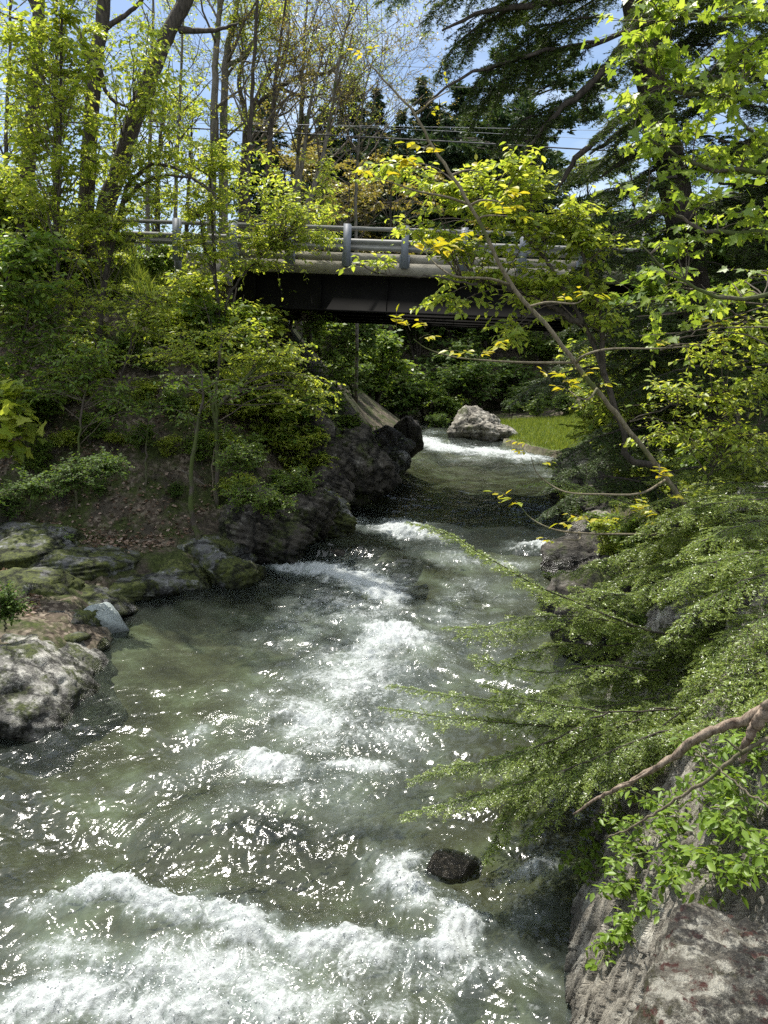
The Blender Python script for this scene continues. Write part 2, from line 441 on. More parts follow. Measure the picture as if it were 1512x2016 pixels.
def ground(x, y):
    x = np.asarray(x, float); y = np.asarray(y, float)
    lv = lev(y); a, b = xl(y), xr(y)
    dl = a - x; dr = x - b
    n1 = fbm2(x * .5, y * .5, 4, 3); n2 = fbm2(x * 2.3, y * 2.3, 4, 9)
    inside = np.minimum(-dl, -dr)
    depth = .12 + .42 * sstep(0, 1.6, inside) + .12 * n1 + .07 * n2
    bed = lv - depth
    # embankment of the road, falling towards the camera
    E = np.where(y < BY + .5, BZ - .05 - np.where(x < 0, 1.12, .62) * (BY + .5 - y), BZ - .05)
    E = np.where((x < 0) & (y < BY + 1.6), E + .95 * sstep(-3.2, -5.2, x) * sstep(BY + 1.6, BY + .9, y), E)
    E = np.where(y > BY + BW, BZ + (y - BY - BW) * .11, E)
    E = np.minimum(E, 16)
    # left side
    bl = lv + .10 + .30 * sstep(0, .6, dl) + .11 * dl + .22 * n1 * sstep(.3, 2, dl) + .07 * n2
    capl = lv + .3 + 1.25 * np.maximum(dl, 0)
    left = np.maximum(bl, np.minimum(E + .25 * n1, capl))
    # right side
    br = lv + .1 + .55 * sstep(0, .8, dr) + .28 * np.maximum(dr, 0) + .2 * n1 * sstep(.3, 2, dr) + .06 * n2
    capr = lv + .3 + .95 * np.maximum(dr, 0)
    right = np.maximum(np.minimum(br, 5), np.minimum(E + .25 * n1, capr))
    near = sstep(9.5, 6.5, y)
    right = right * (1 - near) + near * np.minimum(lv + .2 + 2.2 * np.maximum(dr - .45, 0) ** 1.0, 2.3 + .18 * dr)
    # meadow beyond the bridge on the right, valley sides further off
    far = sstep(BY + BW + .5, BY + BW + 3.5, y)
    mead = lv + .22 + .06 * np.maximum(dr, 0) + .55 * np.maximum(dr - 4.6, 0) + .05 * n1
    mead = np.maximum(mead, lv + .2 + .62 * np.maximum(y - 46, 0) * sstep(-8, 0, dr))
    right = right * (1 - far) + far * np.minimum(mead, np.maximum(E, 3))
    vall = lv + .3 + .75 * np.maximum(dl, 0)
    left = left * (1 - far) + far * np.minimum(vall, np.maximum(E, 3))
    backhill = sstep(52, 62, y)
    z = np.where(dl > 0, left, np.where(dr > 0, right, bed))
    z = z * (1 - backhill) + backhill * np.maximum(z, E)
    # ground the photographer stands on
    st_ = sstep(2.6, 1.4, y)
    z = z * (1 - st_) + st_ * np.maximum(z, 2.2)
    return z + .04 * n2 * (inside < 0)

ys = np.concatenate([np.arange(-8, 2, .5), np.arange(2, 22, .11), np.arange(22, 40, .25), np.arange(40, 70, .6), np.arange(70, 160, 3), [200, 260, 340]])
xs = np.concatenate([[-300, -200, -140, -100, -75], np.arange(-60, -14, 1.2), np.arange(-14, -9, .3), np.arange(-9, 8, .085), np.arange(8, 14, .3), np.arange(14, 60, 1.2), [75, 100, 140, 200, 300]])
X, Y_ = np.meshgrid(xs, ys)
Z = ground(X, Y_)
road_edge = (np.abs(Y_ - (BY + BW / 2)) < BW / 2 + .6) & ((X < -4.2) | (X > 9.5))
road_edge = road_edge & ((Y_ > BY + 1.7) | (X > 0))
Z = np.where(road_edge, np.minimum(Z, BZ - .06), Z)
inw = (X > xl(Y_)) & (X < xr(Y_))
grass_w = np.where((Y_ > BY + BW + 1.5) & (Y_ < 39.5) & (X > xr(Y_) + .25) & (X < xr(Y_) + 7), 1.0, 0.0)
grass_w = np.maximum(grass_w, np.where((Y_ > BY + BW) & (X < -4.5), 1.0, 0))
grass_w = np.maximum(grass_w, np.where((Y_ < BY + 1.5) & (Y_ > BY - .8) & (X < -4.2), .95, 0))
grass_w = grass_w * sstep(-.5, .0, fbm2(X * .8, Y_ * .8, 3, 40) + .4)

def ground_mat():
    m, nt, out = new_mat('ground_soil'); L = nt.links.new
    ge = N(nt, 'ShaderNodeNewGeometry')
    def noise(s, d=8, r=.65, off=(0, 0, 0)):
        a = N(nt, 'ShaderNodeVectorMath', operation='ADD'); L(ge.outputs['Position'], a.inputs[0]); a.inputs[1].default_value = off
        n = N(nt, 'ShaderNodeTexNoise'); n.inputs['Scale'].default_value = s; n.inputs['Detail'].default_value = d; n.inputs['Roughness'].default_value = r
        L(a.outputs[0], n.inputs['Vector']); return n.outputs[0]
    vo = N(nt, 'ShaderNodeTexVoronoi'); vo.inputs['Scale'].default_value = 16; L(ge.outputs['Position'], vo.inputs['Vector'])
    lit = ramp(nt, [(.1, (.03, .022, .015)), (.5, (.085, .066, .047)), (.85, (.20, .165, .125))], vo.outputs['Color'])
    dirt = ramp(nt, [(.3, (.02, .017, .012)), (.7, (.065, .055, .04))], noise(9))
    def mix(f, a, b):
        mx = N(nt, 'ShaderNodeMix', data_type='RGBA'); L(f, mx.inputs[0]); L(a, mx.inputs[6]); L(b, mx.inputs[7]); return mx.outputs[2]
    c = mix(ramp(nt, [(.42, g3(0)), (.56, g3(1))], noise(1.3)).outputs[0], dirt.outputs[0], lit.outputs[0])
    mo = ramp(nt, [(.35, (.018, .024, .007)), (.7, (.06, .075, .018))], noise(14, off=(3, 1, 2)))
    c = mix(ramp(nt, [(.46, g3(0)), (.56, g3(1))], noise(1.1, 10, .72, (9, 4, 1))).outputs[0], c, mo.outputs[0])
    at = N(nt, 'ShaderNodeAttribute', attribute_name='grassy')
    gr = ramp(nt, [(.3, (.06, .09, .02)), (.7, (.12, .165, .032))], noise(5, off=(1, 8, 2)))
    c = mix(at.outputs['Fac'], c, gr.outputs[0])
    ab = N(nt, 'ShaderNodeAttribute', attribute_name='bed')
    bd = ramp(nt, [(.3, (.05, .042, .028)), (.48, (.12, .108, .07)), (.6, (.19, .19, .13)), (.72, (.30, .31, .24))], noise(1.5, 8, .55, (5, 5, 5)))
    c = mix(ab.outputs['Fac'], c, bd.outputs[0])
    p = N(nt, 'ShaderNodeBsdfPrincipled'); p.inputs['Roughness'].default_value = .9; p.inputs['Specular IOR Level'].default_value = .2
    L(c, p.inputs['Base Color'])
    b = N(nt, 'ShaderNodeBump'); b.inputs['Strength'].default_value = .8; b.inputs['Distance'].default_value = .04
    L(noise(20), b.inputs['Height']); L(b.outputs[0], p.inputs['Normal']); L(p.outputs[0], out.inputs[0])
    return m
g = grid_obj('ground', np.stack([X, Y_, Z], -1), ground_mat(), attrs={'grassy': ('POINT', grass_w.ravel()), 'bed': ('POINT', sstep(-.1, .15, np.minimum(X - xl(Y_), xr(Y_) - X)).ravel())})
tag(g, kind='structure')

# ------------------------------------------------------------------ water
nv, nu = 1150, 620
yv = np.exp(np.linspace(math.log(3.3), math.log(64), nv))
Vv = yv[:, None] * np.ones(nu); u = np.linspace(0, 1, nu)
a = xl(yv)[:, None] - .7; b = xr(yv)[:, None] + .55
Uu = a + (b - a) * u[None]
base = lev(Vv)
PX, PY = project(Uu, Vv, base)
_wk = F / np.maximum(Vv, 4)
PX = PX + _wk * (.30 * fbm2(Uu * 1.3, Vv * 1.3, 4, 201, .6) + .10 * fbm2(Uu * 6, Vv * 6, 4, 203, .65)); PY = PY + _wk * .55 * (.30 * fbm2(Uu * 1.3, Vv * 1.3, 4, 202, .6) + .13 * fbm2(Uu * 6, Vv * 6, 4, 204, .65))
def blob(px, py, rx, ry, amp=1.0, rot=0.0):
    c, s = math.cos(R(rot)), math.sin(R(rot))
    dx, dy = PX - px, PY - py
    q = ((dx * c + dy * s) / rx) ** 2 + ((-dx * s + dy * c) / ry) ** 2
    return amp * np.exp(-q)
FOAM = [ # px, py, rx, ry, amount, tilt : where the white water lies on the stream
 (190,1775,110,42,1.0,-10),(330,1800,130,50,1.0,18),(480,1850,130,45,.9,5),(60,1800,80,40,.55,0),(640,1870,110,40,.8,0),
 (140,1900,180,45,.6,8),(420,1930,200,55,.75,0),(80,1985,200,50,.95,-8),(300,2000,200,45,.9,0),(560,1985,200,45,.7,0),(720,1900,110,60,.75,0),
 (800,1740,75,50,1.0,30),(900,1830,60,60,1.05,60),(870,1880,110,30,.8,0),(960,1920,200,35,.55,0),(1060,1715,60,32,.85,-10),(1030,1790,60,50,.45,0),(780,1990,170,50,.5,0),(1050,2000,110,50,.38,0),
 (530,1505,70,24,.95,8),(700,1515,90,16,.75,0),(640,1470,90,26,.45,0),(400,1445,30,16,.6,0),(600,1420,70,40,.6,-20),(690,1350,80,60,.5,0),(560,1330,60,30,.35,0),
 (480,1590,190,40,.42,-12),(700,1590,120,40,.35,0),(300,1540,120,25,.3,-12),
 (560,1118,60,13,.8,8),(640,1128,60,14,.85,8),(700,1140,80,26,.75,12),(760,1170,55,30,1.0,25),(700,1200,120,45,.5,10),(780,1255,75,24,1.15,8),(720,1285,90,30,.6,0),(850,1300,120,60,.35,0),(620,1200,70,40,.35,0),
 (700,1330,150,70,.60,0),(620,1420,150,60,.56,0),(820,1400,120,60,.46,0),(580,1250,90,50,.48,0),(760,1460,140,40,.52,0),(450,1500,120,35,.46,0),(980,1330,90,60,.40,0),(640,1560,160,40,.42,-10),(520,1380,80,40,.45,0),(880,1220,90,40,.42,0),(1020,1180,90,30,.4,0),(700,1630,120,30,.3,0),(900,1180,60,18,.45,-15),(960,1230,80,40,.3,0),
 (690,1030,50,9,.55,0),(790,1045,65,16,1.0,5),(850,1060,60,14,.6,0),(900,1100,90,25,.5,10),(1075,1078,75,9,1.05,0),(1130,1085,50,9,.9,0),(1000,1110,80,16,.55,0),(930,1150,90,20,.45,0),
 (1090,938,60,6,.5,0),(840,872,40,12,1.0,10),(880,884,50,9,1.0,6),(960,890,70,9,1.0,3),(1040,902,60,8,.85,4),(930,905,80,8,.45,0),(1060,925,60,8,.4,0),(1000,960,90,10,.2,0),(850,852,30,6,.5,0),
]
mask = np.zeros_like(PX)
for q in FOAM: mask = np.maximum(mask, blob(*q)) + .25 * np.minimum(mask, blob(*q))
rough = np.clip(mask + .18, 0, 1.2)
wx = Uu + .35 * fbm2(Uu * .9, Vv * .9, 3, 71); wy = Vv * .75 + .35 * fbm2(Uu * .9, Vv * .9, 3, 72)
calm = blob(330, 1230, 190, 90, .8) + blob(120, 1400, 120, 120, .5) + blob(900, 960, 260, 40, .55)
fade = sstep(60, 14, Vv)
big = fbm2(wx * .75, wy * 1.15, 3, 5)
mid = rid2(wx * 2.0, wy * 2.8, 4, 21) - .45
fine = fbm2(wx * 6.5, wy * 8.5, 4, 33, .6)
turb = rid2(wx * 4.2 + 9, wy * 4.6, 5, 51, .62) - .4
chop = np.clip(1 - calm, .22, 1)
fin2 = fbm2(wx * 13 + 3, wy * 15, 3, 37, .6)
zz = base + .11 * big * chop + .045 * mid * chop + .014 * fine * (.3 + chop) + .005 * fin2 * (.3 + chop)
zz = zz + rough ** 1.2 * (.06 * mask + .085 * turb * np.clip(mask, 0, 1) + .03 * fine * np.clip(mask, 0, 1))
# the standing wave and its drop in the foreground, the ledge upstream
for q in [(300,1690,330,55,-.11,10),(640,1750,150,50,-.12,0),(880,1690,70,35,.10,0),(690,1680,60,60,.06,0),(200,1790,170,50,.12,-8),(420,1850,220,55,.12,8),(830,1790,110,70,.10,30),(500,1600,260,30,.07,-14),(420,1530,200,25,-.07,-14),(700,1480,160,22,.06,-8),(560,1440,160,22,-.05,-10),(640,1085,110,12,.10,3),(760,1110,80,22,.12,18),(880,1040,100,10,.07,0),(920,868,80,8,.14,4)]:
    zz = zz + blob(*q)
edge = np.minimum(u, 1 - u)[None] * (b - a)
grey = np.clip(mask * .9 + .5 * (fbm2(wx * 1.6, wy * 1.1, 5, 91, .6) - .08) * (.25 + mask), 0, 1)
foam_n = rid2(wx * 3.4 + .8 * fine, wy * 3.0 + .8 * turb, 5, 61, .66)

glit = .03 * np.ones_like(PX)
for q in [(330,1590,210,50,.9,-14),(560,1560,240,80,1.0,-10),(150,1500,120,50,.6,-20),(470,1420,130,35,.5,0),(600,1690,130,45,.7,0),(880,1690,60,50,.9,0),(70,1890,100,40,.9,-10),(380,1740,90,30,.4,0),(700,1450,180,90,.5,0),(930,1790,60,50,.6,0),(640,1260,120,80,.35,0),(1000,1300,200,160,.35,0),(800,1950,200,80,.5,0)]:
    glit = np.maximum(glit, blob(*q))
def water_mat():
    m, nt, out = new_mat('water'); L = nt.links.new
    ge = N(nt, 'ShaderNodeNewGeometry')
    def att(n): return N(nt, 'ShaderNodeAttribute', attribute_name=n).outputs['Fac']
    def math_(op, a, b=None, c=None):
        n = N(nt, 'ShaderNodeMath', operation=op)
        for i, v in enumerate((a, b, c)):
            if v is None: continue
            if isinstance(v, (int, float)): n.inputs[i].default_value = v
            else: L(v, n.inputs[i])
        return n.outputs[0]
    mp = N(nt, 'ShaderNodeMapping'); mp.inputs['Scale'].default_value = (.8, 1.0, .8); L(ge.outputs['Position'], mp.inputs[0])
    def noise(s, d=4, r=.6, dist=0.0):
        n = N(nt, 'ShaderNodeTexNoise'); n.inputs['Scale'].default_value = s; n.inputs['Detail'].default_value = d; n.inputs['Roughness'].default_value = r; n.inputs['Distortion'].default_value = dist
        L(mp.outputs[0], n.inputs['Vector']); return n.outputs[0]
    rip = math_('ADD', math_('MULTIPLY', noise(9, 4, .62, .6), 1.0), math_('MULTIPLY', noise(30, 2, .6, .8), .5))
    bm = N(nt, 'ShaderNodeBump'); bm.inputs['Strength'].default_value = 1.0; L(math_('ADD', .005, math_('MULTIPLY', att('chop'), .022)), bm.inputs['Distance'])
    L(rip, bm.inputs['Height'])
    # clear water: see the bed through it, with a little suspended grey-green
    tr = N(nt, 'ShaderNodeBsdfTransparent'); tr.inputs[0].default_value = (.62, .685, .595, 1)
    turb = N(nt, 'ShaderNodeBsdfDiffuse'); turb.inputs[0].default_value = (.13, .165, .12, 1)
    aer = N(nt, 'ShaderNodeMix', data_type='RGBA'); L(att('aerated'), aer.inputs[0]); aer.inputs[6].default_value = (.058, .072, .062, 1); aer.inputs[7].default_value = (.30, .35, .325, 1)
    L(aer.outputs[2], turb.inputs[0]); L(bm.outputs[0], turb.inputs['Normal'])
    body = N(nt, 'ShaderNodeMixShader'); L(math_('ADD', .15, math_('MULTIPLY', att('aerated'), .55)), body.inputs[0]); L(tr.outputs[0], body.inputs[1]); L(turb.outputs[0], body.inputs[2])
    gl = N(nt, 'ShaderNodeBsdfGlossy'); gl.inputs['Roughness'].default_value = .14; gl.inputs[0].default_value = (1, 1, 1, 1); L(bm.outputs[0], gl.inputs['Normal'])
    fr = N(nt, 'ShaderNodeFresnel'); fr.inputs[0].default_value = 1.36; L(bm.outputs[0], fr.inputs['Normal'])
    wat = N(nt, 'ShaderNodeMixShader'); L(fr.outputs[0], wat.inputs[0]); L(body.outputs[0], wat.inputs[1]); L(gl.outputs[0], wat.inputs[2])
    # foam
    n1 = noise(13, 7, .72, 2.2); n2 = noise(60, 3, .7, .5)
    fo = math_('ADD', math_('MULTIPLY', att('foam'), .92), math_('ADD', math_('MULTIPLY', math_('SUBTRACT', n1, .5), 1.15), math_('MULTIPLY', math_('SUBTRACT', n2, .5), .3)))
    mr = N(nt, 'ShaderNodeMapRange', interpolation_type='SMOOTHSTEP'); mr.inputs[1].default_value = .46; mr.inputs[2].default_value = 1.0; L(fo, mr.inputs[0])
    fd = N(nt, 'ShaderNodeBsdfDiffuse'); fd.inputs[0].default_value = (.51, .54, .54, 1)
    fb = N(nt, 'ShaderNodeBump'); fb.inputs['Strength'].default_value = 1; fb.inputs['Distance'].default_value = .014; L(math_('ADD', n1, math_('MULTIPLY', n2, .4)), fb.inputs['Height']); L(fb.outputs[0], fd.inputs['Normal'])
    ft = N(nt, 'ShaderNodeBsdfTranslucent'); ft.inputs[0].default_value = (.52, .56, .56, 1)
    fm = N(nt, 'ShaderNodeMixShader'); fm.inputs[0].default_value = .3; L(fd.outputs[0], fm.inputs[1]); L(ft.outputs[0], fm.inputs[2])
    fin = N(nt, 'ShaderNodeMixShader'); L(math_('MULTIPLY', mr.outputs[0], .93), fin.inputs[0]); L(wat.outputs[0], fin.inputs[1]); L(fm.outputs[0], fin.inputs[2])
    L(fin.outputs[0], out.inputs[0])
    return m
streak = rid2(wx * 1.5 + 1.2 * mid + .5 * big, wy * 3.8 + .9 * turb, 5, 66, .68)
foam = np.clip(mask, 0, 1.15) * (.26 + .62 * foam_n + .80 * streak) + .10 * (turb > .25) * chop + .12 * np.clip(mid, -.5, .5) * chop
wo = grid_obj('water', np.stack([Uu, Vv, zz], -1), water_mat(), attrs={'chop': ('POINT', np.clip(glit * (.1 + 1.7 * np.clip(fbm2(wx * .9, wy * 1.1, 4, 44) + .22, 0, 1)) * (.45 + 1.1 * np.clip(mid + .15, 0, 1)), 0, 1.3).ravel()), 'foam': ('POINT', foam.ravel()), 'aerated': ('POINT', grey.ravel())})
tag(wo, kind='structure')

def water_z(x, y):
    i = np.clip(np.searchsorted(yv, y), 0, nv - 1)
    A, B = xl(y) - .7, xr(y) + .55
    j = np.clip(((x - A) / (B - A) * (nu - 1)).astype(int), 0, nu - 1)
    return zz[i, j]

# droplets and flecks thrown up over the white water (nobody could count them)
def spray():
    n = 200000
    k = rng.integers(0, nv, n); j = rng.integers(0, nu, n)
    keep = rng.random(n) < np.clip(mask[k, j] - .25, 0, 1) * np.clip(9.0 / yv[k], .25, 1) * .55
    k, j = k[keep], j[keep]
    p = np.stack([Uu[k, j], Vv[k, j], zz[k, j]], -1) + rng.normal(size=(len(k), 3)) * [.012, .012, 0]
    h = rng.exponential(.022, len(k)) * (.4 + mask[k, j]); p[:, 2] += h
    s = rng.uniform(.0022, .0065, len(k)) * (.7 + yv[k] * .045)
    T = np.array([[1,0,0],[-1,0,0],[0,1,0],[0,-1,0],[0,0,1],[0,0,-1]], float)
    V = p[:, None] + s[:, None, None] * T[None] * rng.uniform(.6, 1.6, (len(k), 1, 3))
    f = np.array([0,2,4, 2,1,4, 1,3,4, 3,0,4, 2,0,5, 1,2,5, 3,1,5, 0,3,5])
    m, nt, out = new_mat('spray'); d = N(nt, 'ShaderNodeBsdfPrincipled'); d.inputs['Base Color'].default_value = (.82, .85, .86, 1); d.inputs['Roughness'].default_value = .15
    nt.links.new(d.outputs[0], out.inputs[0])
    o = mesh_np('spray', V.reshape(-1, 3), (np.arange(len(k))[:, None] * 6 + f[None]).ravel(), np.full(len(k) * 8, 3), m, smooth=True)
    tag(o, kind='stuff')
spray()

# ------------------------------------------------------------------ rocks
def rock(name, label, c, size, mat, seed, rot=0.0, planes=16, rough=.10, sub=5, flat=0.0, cat='rock', group=None, tilt=(0, 0), strat=0.0, fr=1.6, parent=None):
    bm = bmesh.new(); bmesh.ops.create_icosphere(bm, subdivisions=sub, radius=1.0)
    v = np.array([q.co[:] for q in bm.verts]); f = np.array([[q.index for q in p.verts] for p in bm.faces]); bm.free()
    r0 = np.random.default_rng(seed)
    n = nrm(r0.normal(size=(planes, 3))); d = r0.uniform(.62, 1.0, planes)
    dots = v @ n.T
    rr = np.where(dots > .05, d / np.maximum(dots, .05), 9)
    rad = -np.log(np.exp(-14 * np.minimum(rr, 2.2)).sum(1)) / 14
    rad = np.minimum(rad, 1.25)
    q = v * rad[:, None]
    q = q * np.array(size)
    sc = fr / max(size)
    nn = fbm3(q * sc * 2 + seed, 6, seed, .55)
    rg = 1 - np.abs(fbm3(q * sc * 1.3 + seed * 3, 4, seed + 5, .55)) * 3
    q = q + v * ((nn * 2 + .55 * np.minimum(rg, .4)) * rough * min(size))[:, None]
    if strat:
        ax = nrm(np.array([.35, .25, .9])); t = q @ ax / min(size) * 5 + .8 * nn
        q = q + nrm(v * [1, 1, .2]) * ((np.abs((t % 1) - .5) * 2) ** .5 * strat * min(size))[:, None]
    if flat: q[:, 2] = np.where(q[:, 2] > 0, q[:, 2] * (1 - flat), q[:, 2])
    cx, sx = math.cos(tilt[0]), math.sin(tilt[0]); cy_, sy = math.cos(tilt[1]), math.sin(tilt[1])
    q = q @ np.array([[1, 0, 0], [0, cx, sx], [0, -sx, cx]]) @ np.array([[cy_, 0, -sy], [0, 1, 0], [sy, 0, cy_]])
    o = mesh_np(name, q, f.ravel(), np.full(len(f), 3), mat, parent, True)
    o.location = tuple(float(x) for x in c); o.rotation_euler = (0, 0, rot)
    return tag(o, label, cat, group)

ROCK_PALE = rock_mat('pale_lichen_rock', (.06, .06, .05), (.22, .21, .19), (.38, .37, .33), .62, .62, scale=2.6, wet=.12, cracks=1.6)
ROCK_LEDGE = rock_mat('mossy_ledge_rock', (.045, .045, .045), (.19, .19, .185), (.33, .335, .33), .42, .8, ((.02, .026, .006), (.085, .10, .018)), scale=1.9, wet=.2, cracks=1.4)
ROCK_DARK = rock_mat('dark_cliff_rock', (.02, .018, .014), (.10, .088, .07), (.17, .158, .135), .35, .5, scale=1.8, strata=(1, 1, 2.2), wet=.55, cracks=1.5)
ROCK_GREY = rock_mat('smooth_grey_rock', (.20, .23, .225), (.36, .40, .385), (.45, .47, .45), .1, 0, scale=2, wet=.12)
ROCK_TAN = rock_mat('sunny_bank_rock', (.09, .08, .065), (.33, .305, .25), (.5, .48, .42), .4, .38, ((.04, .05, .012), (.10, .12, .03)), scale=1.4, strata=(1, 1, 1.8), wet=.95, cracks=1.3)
ROCK_BED = rock_mat('wet_streambed_rock', (.035, .03, .022), (.11, .095, .07), lich=0, moss=.2, scale=3, wet=1.2)

c = onz(20, 1345, .15)
rock('boulder', 'pale lichen crusted boulder with mossy flank at left edge of stream', (c[0] - .35, c[1] + .1, .08), (1.45, 1.45, .70), ROCK_PALE, 12, .2, 9, .16, 6, .15, 'boulder', tilt=(.12, .06), strat=.05)
c = onz(185, 1235, .2)
rock('stone', 'smooth blue grey wedge of stone jutting into the water beside pale boulder', (c[0] + .02, c[1] + .12, .2), (.40, .42, .40), ROCK_GREY, 8, .3, 9, .03, 5, .1, 'stone', tilt=(.15, .25))
LEDGES = [ # px, py, z, sx, sy, sz, label
 (60,1225,.3,.95,.8,.42,'low mossy ledge just behind the pale lichen boulder'),
 (30,1160,.55,1.0,.9,.5,'mossy ledge with bare grey patches at left frame edge'),
 (130,1180,.35,.8,.9,.42,'dark mossy ledge above the blue grey wedge stone'),
 (230,1150,.3,.95,.75,.4,'broken mossy ledge with pale slab faces at the slack water edge'),
 (330,1125,.35,.9,.8,.42,'moss topped ledge running along shaded slack water'),
 (110,1095,.75,1.2,1.0,.55,'humped mossy outcrop at foot of leaf littered slope'),
 (260,1075,.6,1.1,.9,.42,'green moss mound below the patch of dead leaves'),
 (400,1085,.5,.8,.8,.5,'mossy ledge at foot of the twin slender trunks'),
 (20,1060,1.0,1.3,1.1,.6,'dark mossy outcrop highest on the left bank'),
 (95,1250,.22,.75,.6,.4,'dark mossy ledge between pale boulder and blue grey stone'),
 (20,1245,.32,.85,.7,.45,'moss covered ledge touching back of the pale boulder'),
 (170,1140,.42,.8,.7,.4,'low green ledge in the middle of the mossy shelf'),
 (440,1105,.42,.55,.6,.45,'small grey ledge block nearest the upper cascade')]
for i, (px, py, z, sx, sy, sz, lab) in enumerate(LEDGES):
    c = onz(px, py, z + .15)
    rock('rock_ledge', lab, (c[0], c[1] + sy * .4, z - .1), (sx, sy, sz), ROCK_LEDGE, 20 + i, .3 * i, 13, .10, 5, .3, 'rock', 'mossy ledges on the left bank', strat=.10, fr=2.2)
CL = [(500,1060,15.2,.85,.7,.75,'dark undercut rock at the left end of the cascade'),
 (575,1035,15.9,.8,.7,.7,'dark rock lip beside the cascade under a leafy shrub'),
 (630,1010,16.6,.6,.6,.55,'moss capped rock at the pool corner')]
for i, (px, py, Y, sx, sy, sz, lab) in enumerate(CL):
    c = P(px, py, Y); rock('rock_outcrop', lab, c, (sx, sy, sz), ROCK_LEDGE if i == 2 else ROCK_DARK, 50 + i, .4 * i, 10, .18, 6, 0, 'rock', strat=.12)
CL = [(690,912,19.8,.95,1.05,1.0,'big grey brown cliff rock sloping down into the pool below the bridge',(0,.35),6),
 (625,912,19.4,.65,.8,1.25,'tall shaded upright slab of rock left of the cliff rock',(0,0),5),
 (640,965,18.4,.6,.6,.55,'low dark rock at foot of the upright slab',(0,0),5),
 (735,945,20.6,.65,.5,.45,'flat toe of rock reaching into the dark pool',(0,.2),5),
 (775,915,23.0,.5,.45,.35,'sunlit white topped stone at the pool edge under the bridge',(0,0),5),
 (790,868,27.0,.42,.6,.85,'upright dark rock beside the far white rapid',(0,0),5),
 (745,880,25.0,1.2,1.0,.55,'low rock shelf with grass under the left bridge end',(0,0),5)]
for i, (px, py, Y, sx, sy, sz, lab, tl, sb) in enumerate(CL):
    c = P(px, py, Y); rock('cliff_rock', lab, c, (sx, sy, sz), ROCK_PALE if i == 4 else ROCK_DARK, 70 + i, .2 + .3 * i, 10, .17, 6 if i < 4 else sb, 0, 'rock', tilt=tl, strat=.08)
c = P(940, 850, 35.0)
rock('boulder', 'sunlit grassy topped boulder standing at the head of the far rapid', (c[0], c[1], .95), (1.4, 1.1, 1.05), ROCK_TAN, 93, .2, 11, .16, 6, 0, 'boulder', strat=.03, tilt=(0, -.2))
c = P(990, 868, 34.6)
rock('stone', 'small jagged stone beside the far sunlit boulder', (c[0], c[1], 1.0), (.5, .5, .5), ROCK_TAN, 95, .5, 10, .12, 5, 0, 'stone', strat=.1)
CL = [(1165,925,20.2,1.0,1.6,.9,'sunlit slanting slab on the right bank at the foot of the bent dark stem',ROCK_TAN,(.1,-.35)),
 (1245,950,18.2,1.15,1.0,1.15,'big shaded grey block on the right bank under the leaning sapling',ROCK_DARK,(0,0)),
 (1185,990,17.0,.5,.45,.35,'low dark wet rock at right water edge',ROCK_DARK,(0,0)),
 (1215,1000,16.6,.35,.35,.3,'small wet stone against the big shaded block',ROCK_DARK,(0,0)),
 (1140,955,21.4,.5,.5,.3,'small sunny stone at the right pool edge',ROCK_TAN,(0,0)),
 (1190,1120,14.2,.6,1.0,.6,'dark rock half hidden by hemlock sprays at right bank',ROCK_DARK,(0,0)),
 (1210,1230,10.8,.6,1.0,.7,'shaded bank rock behind the hemlock boughs',ROCK_DARK,(0,0)),
 (1190,1055,15.6,.55,.6,.4,'pale wet ledge under the lower yellow leaved branch',ROCK_TAN,(0,0))]
for i, (px, py, Y, sx, sy, sz, lab, mt, tl) in enumerate(CL):
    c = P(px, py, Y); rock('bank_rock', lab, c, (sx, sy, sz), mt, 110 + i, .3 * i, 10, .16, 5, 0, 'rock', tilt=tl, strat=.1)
# rocks under and in the stream
BD = [(885,1705,-.03,.23,.21,.14,'dark wet rock breaking the surface beside the foreground foam'),
 (690,1095,.25,.8,.45,.25,'brown water covered ledge of the cascade'),
 (600,1085,.3,.7,.35,.22,'smooth brown ledge under a thin sheet of water at the cascade'),
 (800,1130,.08,.5,.35,.2,'dark wet ledge in midstream below the cascade')]
for i, (px, py, z, sx, sy, sz, lab) in enumerate(BD):
    c = onz(px, py, z); rock('stream_rock', lab, c, (sx, sy, sz), ROCK_BED, 140 + i, .4 * i, 12, .08, 5, 0, 'rock')

